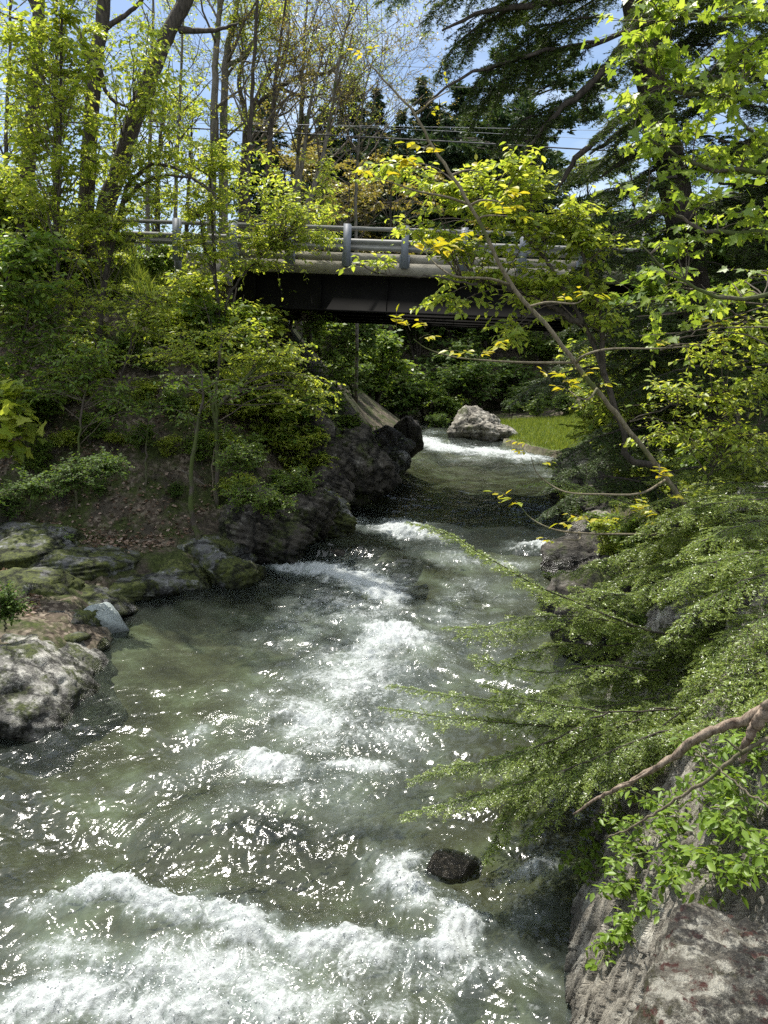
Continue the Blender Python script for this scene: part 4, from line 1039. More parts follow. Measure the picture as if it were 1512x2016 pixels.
def row(spec, what, group):
    cnt = {}
    for (px, Y, sc, kd) in sorted(spec):
        cnt[kd] = cnt.get(kd, -1) + 1
        bush(px, Y, sc, kd, COLN[kd] + ' ' + what + ', ' + ORD[cnt[kd]] + ' of its colour from the left', group)
row([(250,20.3,.5,'l'),(325,20.4,.6,'m'),(380,20.3,.6,'l'),(430,20.2,.7,'l'),(490,20.0,.7,'l'),(80,15.6,.45,'m'),(140,16.0,.4,'l'),(190,16.2,.5,'m'),(240,16.2,.35,'l'),(290,16.1,.4,'m'),(340,16.2,.35,'l'),(400,16.4,.45,'m'),(450,16.8,.5,'l'),(310,17.5,.5,'m'),(230,17.3,.5,'l'),(160,17.2,.6,'m'),(350,15.6,.25,'d'),(200,15.3,.25,'d'),(120,19.5,1.2,'l'),(60,19.7,1.4,'m'),(400,19.6,1.1,'l'),(450,19.6,1.5,'l'),(510,19.5,1.5,'l'),(565,19.3,1.3,'m'),(20,19.6,1.6,'l'),(200,18.0,.6,'l'),(260,17.6,.55,'m'),(330,17.9,.6,'l'),(380,18.2,.7,'l'),(300,16.9,.45,'l'),(360,16.9,.45,'m'),(150,16.8,.6,'l'),(90,16.4,.6,'m'),(420,17.2,.55,'l'),(250,19.0,.45,'l'),(60,19.0,1.1,'l'),(130,19.1,1.0,'m'),(190,19.2,.8,'l'),(400,19.0,1.0,'l'),(440,18.6,1.2,'m'),(490,19.0,1.35,'l'),(535,18.8,1.35,'l'),(575,19.2,1.1,'m'),(610,19.0,.8,'l'),(440,17.6,.7,'l'),(180,17.6,.6,'l'),(110,13.8,.3,'m'),(230,16.6,.4,'m'),(470,16.0,.5,'l'),(560,16.2,.55,'l'),(620,17.6,.6,'l'),(700,20.8,.45,'l'),(-60,13.5,.8,'m'),(110,16.5,.6,'m'),(-20,16.5,.9,'l'),(70,18.2,.8,'l'),(420,18.6,.7,'m'),(490,18.2,.8,'l'),(540,18.4,.9,'l'),(250,19.6,.5,'l'),(590,18.6,.9,'l'),(-80,18.5,1.2,'l'),(10,19.2,.9,'l'),(20,14.5,.45,'d'),(130,15.2,.45,'d'),(560,17.0,.6,'m'),(640,19.2,.8,'m'),(665,20.4,.6,'m'),(500,17.0,.5,'m'),(350,19.6,.5,'l')],
    'shrub on the left slope', 'shrubs on the left slope')
row([(640,36,1.6,'d'),(690,38,2.0,'d'),(740,40,2.2,'m'),(790,42,2.0,'d'),(840,44,2.2,'d'),(880,42,1.5,'m'),(930,44,2.0,'d'),(1000,46,2.0,'d'),(1050,49,1.6,'m'),(900,47,2.6,'d'),(760,46,2.8,'d'),(1010,43.5,.8,'d'),(1060,43,.8,'m'),(1000,40.5,.6,'d'),(1050,40.3,.7,'m'),(1100,40,.9,'d'),(1140,39.5,1.0,'m'),(1100,42.5,.9,'d'),(1030,44.5,1.1,'d'),(820,50,3.0,'d'),(960,51,2.6,'d'),(700,45,2.5,'m'),(1060,53,2.4,'d'),(870,54,3.0,'d'),(1110,47,1.7,'d'),(1160,43,1.6,'m'),(1150,39,1.0,'l'),(1200,38,1.4,'m'),(1240,41,1.8,'d'),(600,34,1.6,'m'),(660,31,1.2,'m'),(700,33,.9,'d'),(930,39.5,.5,'m'),(860,40,.7,'d')],
    'shrub seen under the bridge', 'thicket beyond the bridge')
row([(1290,18.4,2.3,'m'),(1370,17.6,2.6,'m'),(1450,18.0,2.8,'d'),(1540,17.0,2.9,'m'),(1240,18.9,1.7,'l'),(1620,16,2.8,'d'),(1330,12.5,.8,'l'),(1420,11.2,.9,'l'),(1490,10.4,.9,'l'),(1360,10.4,.6,'l'),(1130,19.0,.5,'l'),(1120,23,.7,'l'),(1230,17.2,.9,'l'),(1290,15.5,1.0,'m'),(1350,14.0,1.0,'l'),(1420,13.0,1.0,'m'),(1500,12.0,1.1,'l'),(1330,17.5,1.2,'m'),(1420,16.5,1.3,'d'),(1520,15.5,1.4,'m'),(1280,19,1.1,'l'),(1380,19,1.3,'d'),(1250,12.5,.5,'m'),(1330,11.2,.6,'l'),(1440,10.2,.7,'m'),(1240,10.0,.4,'m'),(1500,9.2,.6,'l'),(1300,9.2,.35,'m'),(1180,15.2,.45,'m'),(1200,13.6,.45,'l'),(1460,18.5,1.5,'m'),(1560,17.5,1.6,'d'),(1210,19.2,.8,'m')],
    'shrub on the right bank', 'shrubs on the right bank')
row([(40,30,1.5,'l'),(110,32,1.7,'l'),(180,34,1.5,'m'),(420,31,1.3,'l'),(480,33,1.6,'o'),(540,31,1.7,'l'),(590,50,2.4,'o'),(640,50,2.4,'l'),(690,52,2.6,'o'),(740,54,2.8,'o'),(360,36,1.7,'m'),(280,38,1.6,'m'),(800,58,2.8,'d'),(860,57,2.6,'m'),(930,58,2.8,'d'),(1000,60,2.9,'m'),(1070,58,2.8,'l'),(1130,56,3.2,'l'),(1200,54,3.0,'m'),(-40,33,2.0,'m'),(230,40,2.2,'m')],
    'shrub beyond the road', 'shrubs along the far side of the road')

# ------------------------------------------------------------------ trees beyond the road
def bare(label, path, Y, r0, depth=3, n=(6, 4, 3), leaf=LIME, size=.09, bark=BARK, spread=1.0, ln=.36, buds=3, name='young_tree', fork=()):
    pts = [P(x, y, Y) for x, y in path]
    g = pts[0].copy(); g[2] = float(ground(g[0], g[1])) - .1
    if pts[0][2] > g[2] + .3: pts = [g] + pts
    pl = Plant(name, label, pts[0], 'tree', 'leafing trees beyond the road', bark, TWIG, leaf)
    p = pl.trunk(pts, r0, r0 * .25, 30, 8)
    H = p[-1][2] - p[0][2]
    starts = [(p, r0, H)]
    for f in fork: starts.append((pl.limb([P(x, y, Y) for x, y in f], r0 * .5, r0 * .15, 16), r0 * .5, H * .5))
    S = []; D = []
    def rec(path, r, L0, d):
        for i in range(n[d]):
            t = rng.uniform(.3 if d == 0 else .25, 1.0); k = min(int(t * (len(path) - 1)), len(path) - 2)
            a = path[k]; tg = nrm(path[k + 1] - path[k])
            h = rng.normal(size=3); h = nrm(h - tg * (h @ tg))
            dr = nrm(tg * .65 + h * .8 * spread + UP * .25)
            L1 = L0 * ln * rng.uniform(.6, 1.2) * (1.15 - .5 * t if d == 0 else 1)
            e = a + dr * L1 + UP * L1 * .12
            m = (a + e) / 2 + rng.normal(size=3) * L1 * .07
            rr = max(r * .42 * (1.1 - .6 * t), .006)
            q = spline([a, m, e], 8); q[1:] += rng.normal(size=(7, 3)) * L1 * .012
            pl.br.tube(q, np.linspace(rr, max(rr * .3, .004), 8), 4)
            if d + 1 < depth: rec(q, rr, L1 * 1.25, d + 1)
            else:
                for _ in range(buds):
                    S.append(q[rng.integers(2, 8)]); D.append(nrm(dr + rng.normal(size=3) * .5))
    for (q, r, h) in starts: rec(q, r, h, 0)
    if S: pl.leaves_on(np.array(S), np.array(D), rng.uniform(.2, .5, len(S)), 4, size, 'diamond', .2, .7, tw=.005)
    return pl.done()
bare('twin grey trunk nearest the open sky, left stem', [(415,440),(420,290),(424,120),(432,20),(440,-120)], 26, .16, 3, (9,4,4), LIME, .10, BARKL, 1.0, .30)
bare('twin grey trunk nearest the open sky, right stem', [(440,440),(440,290),(444,120),(462,40),(480,-90)], 26.4, .17, 3, (9,4,4), LIME, .10, BARKL, 1.0, .30, fork=[[(446,130),(480,110),(510,60)]])
bare('thin dark trunk standing left of the crooked limb', [(487,400),(492,270),(500,130),(507,0),(512,-120)], 25, .09, 3, (9,4,3), OCHRE, .08, BARK, 1.0, .28)
bare('thin dark trunk crossing the crooked limb', [(520,420),(530,300),(540,190),(552,80),(566,-40)], 25.6, .10, 3, (9,4,3), OCHRE, .08, BARK, 1.0, .28)
bare('bare tree with a thick crooked limb spreading to the right', [(478,430),(482,300),(486,240),(500,205)], 31, .20, 3, (5,4,4), OCHRE, .10, BARK, 1.2, .42, fork=[[(486,240),(520,190),(550,175),(600,190),(640,185)],[(500,205),(540,130),(560,125),(640,90)],[(530,185),(590,150),(650,140),(690,90)],[(486,235),(470,150),(500,80),(520,10)]])
bare('fine twigged bare tree leaning right against open sky', [(605,430),(615,380),(640,290),(655,200),(670,110),(690,20)], 27, .10, 3, (13,5,4), LIME, .07, BARKL, 1.1, .36, 4)
bare('slanting pale trunk with bare twigs in front of the conifers', [(585,420),(600,290),(612,200),(640,90)], 29, .11, 3, (10,5,4), OCHRE, .08, BARKL, 1.1, .36, 3)
bare('small bare tree tipped with buds left of the pines', [(700,420),(705,300),(715,200),(735,110)], 30, .07, 3, (12,5,4), OCHRE, .08, BARKL, 1.2, .36, 3)
bare('slim pale tree between the leaning trunk and the twin trunks', [(345,450),(350,280),(358,120),(362,-60)], 27, .08, 3, (12,5,4), LIME, .09, BARKL, 1.2, .34, 4)
bare('thin twiggy tree behind the leaning trunk', [(290,450),(295,280),(300,90),(306,-120)], 28, .09, 3, (12,5,4), LIME, .09, BARKL, 1.2, .34, 4)
bare('thin twiggy tree left of the forking trunk', [(110,450),(108,280),(112,90),(108,-120)], 27, .09, 3, (12,5,4), LIME, .09, BARK, 1.2, .34, 4)
bare('thin twiggy tree at the left frame edge', [(15,450),(12,280),(20,90),(16,-120)], 26, .09, 3, (12,5,4), LIME, .09, BARK, 1.2, .34, 4)
bare('fine twigged tree filling the sky above the crooked limb', [(580,420),(590,260),(598,100),(610,-80)], 30, .09, 3, (13,5,4), LIME, .09, BARKL, 1.3, .34, 4)
for (px, top, Y, lf, lab) in [(335,110,30,LIME,'pale leafed tree behind the leaning trunk'),(230,150,32,LIME,'tall leafy tree glimpsed between the left trunks'),(90,120,31,MIDG,'leafy tree behind the left edge trunks'),(380,200,33,LIME,'small leafy tree right of the leaning trunk'),
    (630,270,30,OCHRE,'ochre leaved tree in front of dark conifers'),(740,260,31,OCHRE,'ochre leaved tree above the bridge rail'),(560,300,29.5,OCHRE,'ochre leaved tree behind the forked sapling'),(690,300,29,OCHRE,'pale ochre tree just above the guardrail'),(590,250,32,OCHRE,'tall ochre tree among the bare trunks'),(770,310,28,OCHRE,'small ochre tree at the bridge rail beside the conifers'),(1150,300,34,LIME,'fresh green tree behind the hemlock limbs'),(1230,250,36,MIDG,'green tree behind the big hemlock trunk'),(-30,60,28,LIME,'leafy tree cut by left frame edge')]:
    if px > 500: Y = Y * 1.65
    base = gpt(px, Y)
    pl = Plant('leafy_tree', lab, base, 'tree', 'leafing trees beyond the road', BARK, TWIG, lf)
    tp = P(px, top, Y); m = (base + tp) / 2 + rng.normal(size=3) * .3
    pl.trunk([base - [0, 0, .2], m, tp], .13, .02, 18, 6)
    H = tp[2] - base[2]
    for i in range(11):
        f = rng.uniform(.25, 1.0); c = base * (1 - f) + tp * f + rng.normal(size=3) * [H * .16, H * .16, 0]
        pl.crown(c, np.array([1.0, 1.0, .5]) * H * .12, 5, 6, 5, .15 if px < 500 else .21, 'diamond', .5, .4, rad=.01)
    pl.done()

# dark conifers
def conifer(label, px, top, Y, wpx, style='spruce', base=None, name='conifer'):
    Y = Y * 1.35; top = top - (30 if style == 'spruce' else 0)
    b = gpt(px, Y); tp = P(px, top, Y); H = tp[2] - b[2]
    pl = Plant(name, label, b, 'tree', 'conifers behind the road', BARK, BARK, PINE if style == 'pine' else CONF)
    pl.trunk([b - [0, 0, .3], (b + tp) / 2 + rng.normal(size=3) * .15, tp], .02 * H, .03, 14, 6)
    Wd = wpx * Y / F / 2 * 2.1
    Pn = []; Ax = []; Sz = []
    step = .42 if style == 'spruce' else .8
    z = .12 * H
    while z < H:
        f = 1 - z / H
        Rr = Wd * (f ** (.85 if style == 'spruce' else .6)) * rng.uniform(.45, 1.25) + .08
        for i in range(6 if style == 'spruce' else 5):
            a = rng.random() * 6.28; dr = np.array([math.cos(a), math.sin(a), 0]); Lr = Rr * rng.uniform(.6, 1.15)
            o = b + (tp - b) * (z / H)
            tip = o + dr * Lr + UP * ((-.22 if style == 'spruce' else .18) * Lr)
            mid = (o + tip) / 2 + UP * (.08 * Lr)
            pl.br.tube(spline([o, mid, tip], 5), np.linspace(.02 + .012 * Lr, .008, 5), 3, cap=False)
            nk = max(5, int(Lr * (15 if style == 'spruce' else 18)))
            for j in range(nk):
                t = rng.uniform(.15 if style == 'spruce' else .4, 1.05); p = o * (1 - t) + tip * t
                sd_ = np.array([-dr[1], dr[0], 0]) * rng.normal()
                w_ = (1 - t) * .35 * Lr + .1
                Pn.append(p + sd_ * w_ * .5 + UP * rng.normal() * .06)
                Ax.append(dr * .7 + sd_ * .8 + UP * (rng.normal() * .25 - .25 if style == 'spruce' else rng.normal() * .5 + .2))
                Sz.append(rng.uniform(.26, .50) if style == 'spruce' else rng.uniform(.26, .46))
        z += step * rng.uniform(.7, 1.3)
    Pn = np.array(Pn); Ax = np.array(Ax); Sz = np.array(Sz)
    for rep in range(4):
        add_leaves(pl.lv, Pn + rng.normal(size=Pn.shape) * .07, Ax + rng.normal(size=Ax.shape) * .45, UP + rng.normal(size=Ax.shape) * .6, Sz, 'tuft')
    pl.done('branches', 'needles')
for q in [('dark pointed conifer left of the gap in the trees',690,170,44,150),('dark conifer with a broad pointed top in mid gap',830,185,46,160),('slim dark conifer beside the white pine',905,190,43,110),('dark conifer behind the crooked limb',525,205,45,130),
          ('dark conifer left of the ochre trees',640,235,45,130),('ragged dark conifer behind the leaning sapling top',865,225,47,150),('broad dark conifer below the white pine',1020,215,48,170),('dark conifer low behind the rail',740,300,40,150),('short dark conifer peeping over the ochre trees',740,200,50,110),('dark conifer behind the thin twin trunks',600,260,48,120),('dark conifer filling the gap above the rail',790,250,41,150),('low dark conifer behind the bright shrub',880,260,39,150),('dark conifer at the foot of the white pine',985,260,42,160)]:
    conifer(*q)
conifer('tall white pine with tiered level branches', 1040, 20, 38, 260, 'pine', name='pine_tree')
conifer('second pine overlapping the tall white pine', 965, 130, 43, 190, 'pine', name='pine_tree')
# ------------------------------------------------------------------ hemlock sprays
def hemlock_shoots(axis, width, dshoot, dsub, rngl=rng, droop=.25, s0=.08, flat=1.0, fan=.95, planar=None):
    """returns segments (start, direction, length, thickness) of a flat feathery bough"""
    L0 = np.linalg.norm(np.diff(axis, axis=0), axis=1).sum(); n = len(axis)
    seg = []
    def at(s):
        u = s * (n - 1); i = min(int(u), n - 2); f = u - i
        return axis[i] * (1 - f) + axis[i + 1] * f, nrm(axis[i + 1] - axis[i])
    for i in range(n - 1):
        if i / (n - 1) > .35: seg.append((axis[i], nrm(axis[i + 1] - axis[i]), np.linalg.norm(axis[i + 1] - axis[i]), 0))
    s = s0; sg = 1
    while s < 1:
        p, t = at(s); up = UP if planar is None else planar
        side = nrm(np.cross(t, up)) * sg; sg = -sg
        l = (width * (1 - s) ** .75 * min(1, .35 + s * 2.2) + .05) * rng.uniform(.6, 1.15)
        d = nrm(t * .62 + side * fan + rng.normal(size=3) * .13 - UP * droop * rng.uniform(.3, 1.3))
        seg.append((p, d, l, 1))
        q = dsub * rng.uniform(.6, 1.2); s2 = 1
        sd2 = nrm(np.cross(d, up))
        while q < l:
            d2 = nrm(d * .75 + sd2 * s2 * .72 + rng.normal(size=3) * .12 - UP * .12); s2 = -s2
            l2 = (.42 * (l - q) + .02) * rng.uniform(.5, 1.1)
            seg.append((p + d * q - UP * .10 * q * q / l, d2, l2, 2)); q += dsub * rng.uniform(.8, 1.2)
        s += dshoot / L0 * rng.uniform(.75, 1.25)
    return seg
def needles_on(geo, wood, seg, size, spacing, tw=.0016):
    A = np.array([s[0] for s in seg]); D = np.array([s[1] for s in seg]); Ls = np.array([s[2] for s in seg]); th = np.array([s[3] for s in seg])
    m = th > 0
    wood.sticks(A[m], (A + D * Ls[:, None])[m], np.where(th[m] == 1, tw * 1.5, tw), tw * .5)
    cnt = np.maximum((Ls / spacing).astype(int), 1)
    idx = np.repeat(np.arange(len(seg)), cnt)
    t = rng.random(len(idx))
    pos = A[idx] + D[idx] * (Ls[idx] * t)[:, None]
    side = nrm(np.cross(D[idx], UP) + 1e-5); sgn = np.where(rng.random(len(idx)) < .5, 1, -1)[:, None]
    ax = D[idx] * .55 + side * sgn * .85 + rng.normal(size=pos.shape) * .22 + UP * .05
    sz = size * rng.uniform(.7, 1.15, len(idx)) * np.where(t > .9, .75, 1)
    tip = np.clip(.25 + .5 * t * (th[idx] > 0) + rng.normal(size=len(idx)) * .13, 0, 1)
    add_leaves(geo, pos, ax, UP + rng.normal(size=pos.shape) * .35, sz, 'needle', tip)

def bough(pl, pts, width, dens='near', r0=.012, droop=.25, name='bough', mat=HEMF, bark=BARK, s0=.06, planar=None):
    ax = spline(pts, 22); ax[1:] += rng.normal(size=(21, 3)) * .006
    wood = Geo(); wood.tube(ax, np.linspace(r0, .002, 22), 6)
    seg = hemlock_shoots(ax, width * 1.3, *((.036, .026) if dens == 'near' else (.075, .05)), droop=droop, s0=s0, planar=planar)
    g = Geo()
    needles_on(g, wood, seg, .026 if dens == 'near' else .054, .0036 if dens == 'near' else .0056, .0016 if dens == 'near' else .003)
    w = wood.build(name, bark, pl.root, True, pl.base)
    n = g.build('needles', mat, w, False, pl.base)
    return w

HEMF.node_tree.nodes['Principled BSDF'].inputs['Specular IOR Level'].default_value = .7
# the young hemlock whose boughs hang over the water from the right
hb = np.array([4.0, 7.0, 2.3])
hem = Plant('hemlock_tree', 'young hemlock with feathery boughs hanging over the water at the right', hb, 'tree', None, BARKM, TWIG, HEMF)
hem.trunk([hb - [0, 0, .3], hb + [-.05, .1, 1.0], hb + [.0, .2, 2.6], hb + [.05, .3, 5.5]], .085, .05, 20, 9)
def B(pts, width, droop=.2, r0=.012, Ys=None, tw=0):
    q = [P(x, y, Yv + .95 * max(0, min(1, (6.4 - Yv) / .8))) for (x, y, Yv) in pts]
    if pts[0][0] >= 1440: q = [np.array([4.0 + .02 * rng.normal(), 7.15, max(q[0][2] + .12, 2.45)])] + q
    bough(hem, q, width, 'near', r0, droop)
    if len(pts) > 4 and rng.random() < .45:
        o_ = np.array([rng.uniform(.02, .12), rng.uniform(-.05, .35), rng.uniform(-.16, .10)])
        bough(hem, [a + o_ * (1 + .12 * i) for i, a in enumerate(q)], width, 'near', r0 * .8, droop)
B([(1560,1290,5.3),(1420,1260,5.4),(1290,1245,5.5),(1180,1205,5.6),(1080,1165,5.7),(980,1110,5.9),(890,1055,6.0),(800,1025,6.1)], .36, .30, .016)
B([(1250,1235,5.5),(1150,1215,5.5),(1050,1215,5.6),(960,1235,5.6),(870,1235,5.7)], .26, .3, .007)
B([(1540,1330,4.9),(1400,1370,4.9),(1250,1415,5.0),(1120,1430,5.0),(1000,1425,5.1),(880,1412,5.2),(745,1392,5.3)], .34, .35, .014)
B([(1300,1320,5.2),(1180,1310,5.2),(1080,1325,5.3),(980,1310,5.3),(930,1290,5.4)], .26, .3, .008)
B([(1350,1395,4.8),(1200,1400,4.8),(1090,1385,4.9),(1000,1365,5.0),(960,1350,5.0)], .30, .3, .008)
B([(1450,1390,4.6),(1300,1440,4.5),(1180,1490,4.5),(1050,1535,4.6),(920,1570,4.7),(790,1605,4.8)], .32, .35, .012)
B([(1250,1460,4.5),(1130,1510,4.5),(1040,1570,4.6),(980,1640,4.6),(960,1700,4.7)], .26, .4, .008)
B([(1350,1425,4.5),(1250,1500,4.4),(1150,1540,4.4),(1080,1600,4.5),(1030,1650,4.5)], .28, .4, .008)
B([(1200,1400,4.7),(1080,1460,4.7),(960,1500,4.8),(850,1510,4.9)], .24, .35, .008)
B([(1560,1120,6.0),(1450,1130,6.0),(1330,1160,6.1),(1220,1170,6.2),(1120,1155,6.3)], .36, .25, .010)
B([(1560,1180,5.6),(1450,1215,5.6),(1340,1280,5.6),(1250,1330,5.6),(1180,1350,5.7)], .36, .3, .010)
B([(1560,1040,6.8),(1450,1030,6.8),(1350,1040,6.9),(1250,1080,7.0),(1150,1115,7.1)], .40, .25, .010)
B([(1560,1250,5.0),(1480,1280,4.9),(1400,1330,4.9),(1330,1400,4.9),(1290,1450,4.9)], .34, .3, .009)
B([(1560,960,7.4),(1460,950,7.5),(1370,960,7.6),(1270,1000,7.7),(1190,1040,7.8)], .42, .25, .010)
B([(1540,1400,4.3),(1470,1400,4.3),(1390,1420,4.3),(1310,1450,4.3)], .26, .3, .008)
B([(1560,1080,6.2),(1480,1090,6.2),(1390,1110,6.2),(1290,1150,6.3),(1210,1200,6.4)], .38, .25, .010)
B([(1560,1160,5.8),(1470,1180,5.8),(1380,1220,5.9),(1280,1260,5.9),(1200,1280,6.0)], .36, .25, .010)
B([(1300,1010,7.6),(1200,980,7.7),(1110,950,7.9),(1020,955,8.0)], .24, .2, .008)
B([(1560,880,8.0),(1470,890,8.2),(1380,890,8.4),(1300,920,8.5)], .45, .2, .010)

B([(1560,1000,7.0),(1440,1010,7.0),(1330,1050,7.1),(1230,1120,7.2),(1150,1190,7.3)], .42, .25, .010)
B([(1560,1220,6.6),(1440,1240,6.5),(1320,1290,6.5),(1220,1330,6.5),(1120,1350,6.6),(1040,1375,6.6)], .42, .3, .011)
B([(1560,1310,6.4),(1440,1300,6.4),(1330,1330,6.4),(1230,1380,6.4),(1150,1440,6.4)], .42, .3, .010)
B([(1560,1150,6.8),(1440,1100,6.8),(1320,1110,6.8),(1220,1140,6.9),(1140,1170,7.0),(1070,1180,7.0)], .42, .25, .010)
B([(1560,1060,7.4),(1450,1070,7.4),(1350,1095,7.4),(1260,1130,7.5),(1180,1150,7.6)], .44, .22, .010)
B([(1560,1330,6.4),(1450,1370,6.4),(1350,1440,6.4),(1270,1490,6.4),(1200,1560,6.5)], .40, .3, .010)
B([(1300,1260,6.5),(1200,1270,6.5),(1110,1270,6.6),(1030,1290,6.6),(970,1320,6.6)], .34, .3, .008)
B([(1250,1420,6.4),(1160,1450,6.4),(1080,1490,6.5),(1000,1550,6.5),(920,1590,6.5)], .34, .3, .008)
B([(1560,930,8.2),(1460,920,8.2),(1360,930,8.3),(1270,950,8.4)], .46, .2, .010)
B([(1560,975,6.8),(1450,985,6.75),(1370,1000,6.7),(1300,1030,6.7),(1230,1065,6.75)], .40, .25, .010)
hem2 = Plant('hemlock_tree', 'smaller hemlock whose sprays cover top of the slate cliff at right edge', (3.45, 5.0, 2.6), 'tree', None, BARKM, TWIG, HEMF)
hem2.trunk([(3.45, 5.0, 2.2), (3.42, 5.05, 3.4), (3.5, 5.1, 5.0)], .06, .035, 14, 8)
for k_ in [[(1560,1120,5.0),(1450,1150,4.95),(1370,1200,4.95),(1300,1260,5.0)],[(1560,1190,4.8),(1470,1230,4.75),(1400,1290,4.75),(1350,1350,4.8)],[(1560,1260,4.6),(1480,1310,4.5),(1420,1370,4.5),(1370,1420,4.5)],[(1560,1080,5.2),(1460,1090,5.2),(1370,1120,5.2),(1290,1180,5.3)],[(1560,1320,4.4),(1500,1360,4.3),(1450,1410,4.3),(1400,1440,4.3)],[(1560,1020,5.6),(1470,1030,5.6),(1390,1060,5.6),(1310,1110,5.7)]]:
    q_ = [P(*k) for k in k_]
    bough(hem2, [np.array([3.44, 5.05, max(q_[0][2] + .1, 2.7)])] + q_, .36, 'near', .010, .3)
# the big old hemlock further back
HB = gpt(1440, 12.5)
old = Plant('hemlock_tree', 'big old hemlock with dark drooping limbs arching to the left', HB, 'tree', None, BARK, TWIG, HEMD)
old.trunk([HB - [0, 0, .3], P(1420,800,12.3), P(1365,560,12), P(1318,320,11.8), P(1278,150,11.7), P(1255,20,11.6), P(1235,-160,11.5), P(1225,-500,11.5)], .27, .12, 34, 10)
LIMBS = [[(1300,-40,11.6),(1225,90,11.2),(1150,180,11),(1105,212,10.9),(1060,265,10.8),(1030,310,10.8)],
 [(1310,225,11.8),(1240,220,11.4),(1180,270,11.2),(1130,315,11.1),(1108,355,11.1),(1090,378,11.1)],
 [(1315,245,11.8),(1260,235,11.5),(1200,275,11.4),(1160,305,11.4)],
 [(1300,20,11.7),(1180,85,11.3),(1080,100,11),(1000,122,10.8),(915,150,10.7),(835,205,10.6)],
 [(1330,290,11.8),(1270,300,11.4),(1220,320,11.3),(1180,350,11.2)],
 [(1310,-80,11.7),(1180,-20,11.2),(1060,10,10.9),(960,20,10.8),(870,60,10.7)]]
for l in LIMBS: old.limb([P(*q) for q in l], .065 if l[0][1] != 20 else .035, .012)
OB = [ # drooping boughs along the limbs
 [(1200,-60,11),(1080,-20,11),(970,15,11),(880,75,11)], [(1150,-40,11.3),(1040,0,11.3),(950,60,11.3),(905,130,11.3)], [(1120,-60,10.8),(1000,-40,10.8),(900,-10,10.8),(830,45,10.8)],
 [(1180,80,11),(1100,95,11),(1030,120,11),(970,175,11)], [(1110,100,11.2),(1030,130,11.2),(960,190,11.2),(925,260,11.2)], [(1060,105,10.8),(990,125,10.8),(940,160,10.8),(915,215,10.8)],
 [(1200,30,11),(1120,40,11),(1050,60,11),(1000,110,11)], [(1230,-30,11.5),(1150,10,11.5),(1090,60,11.5),(1060,130,11.5)], [(960,-60,11),(860,-50,11),(790,-30,11),(745,5,11)],
 [(1110,210,11),(1060,225,11),(1010,250,11),(965,300,11)], [(1140,190,11.2),(1090,230,11.2),(1060,290,11.2),(1040,340,11.2)], [(1000,20,11),(930,60,11),(880,110,11),(855,165,11)],
 [(1260,60,11.3),(1200,120,11.3),(1160,180,11.3),(1145,240,11.3)], [(1300,330,11.6),(1220,370,11.4),(1150,420,11.2),(1110,470,11.2)], [(1330,400,11.6),(1250,440,11.4),(1180,480,11.2),(1140,530,11.2)]]
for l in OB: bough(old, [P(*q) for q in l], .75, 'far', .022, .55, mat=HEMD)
for i in range(84):      # tiers on the trunk side that fill the right of the picture
    py = -60 + 12.5 * i + rng.normal() * 14; px = 1430 + rng.normal() * 85; Yb = rng.uniform(9.8, 13)
    sgn = -1 if rng.random() < .6 else 1
    l = rng.uniform(130, 260)
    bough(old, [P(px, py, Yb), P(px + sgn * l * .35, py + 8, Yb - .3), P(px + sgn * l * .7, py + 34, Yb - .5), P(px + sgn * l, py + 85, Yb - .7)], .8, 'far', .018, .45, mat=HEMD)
old.done()

# ------------------------------------------------------------------ bright shrub in front of the bridge
sap('bright leafed shrub spreading in front of the bridge and its guardrail', [[(1330,960),(1240,905),(1228,850),(1190,740),(1150,640),(1080,520),(1000,430),(930,390)],[(1190,740),(1180,620),(1150,520),(1140,450)],[(1150,640),(1060,590),(980,560),(900,545)]], 9.2,
    [(850,365,0,60,32,4),(905,395,0,70,32,5),(985,360,0,80,32,5),(1060,375,0,70,32,4),(960,430,0,80,35,5),(1050,450,0,90,40,6),(830,450,0,60,25,3),(890,480,0,60,30,4),(1120,470,0,80,45,6),(990,510,0,80,40,5),(1090,540,0,90,45,6),(930,545,0,60,32,3),(1160,560,0,70,40,4),(1040,600,0,70,35,4),(1190,480,0,60,40,3),(1020,320,0,50,20,2),(1100,410,0,60,30,3),(870,590,0,25,22,2),(760,330,0,40,14,2),(1180,640,0,60,35,3),(1000,650,0,40,25,2)],
    LIME, .095, 'oval', 'shrub', .05, BARK, True, 8, 6, .3, cat='shrub')
sap('leaf tipped twig hanging alone in front of the fascia', [[(940,560),(850,545),(760,540),(700,520)]], 9.0, [(740,520,0,40,16,4)], LIME, .08, r=.012, grd=False, tw=4, k=5, twl=.22)
sap('leafy green sapling above the sunny slab on right bank', [[(1290,960),(1270,860),(1230,760),(1200,700)]], 10.8,
    [(1190,720,0,70,45,9),(1250,790,0,70,45,9),(1160,790,0,50,30,6),(1220,850,0,60,30,6),(1300,720,0,70,50,8),(1330,820,0,70,50,8)], LIME, .075, r=.03)
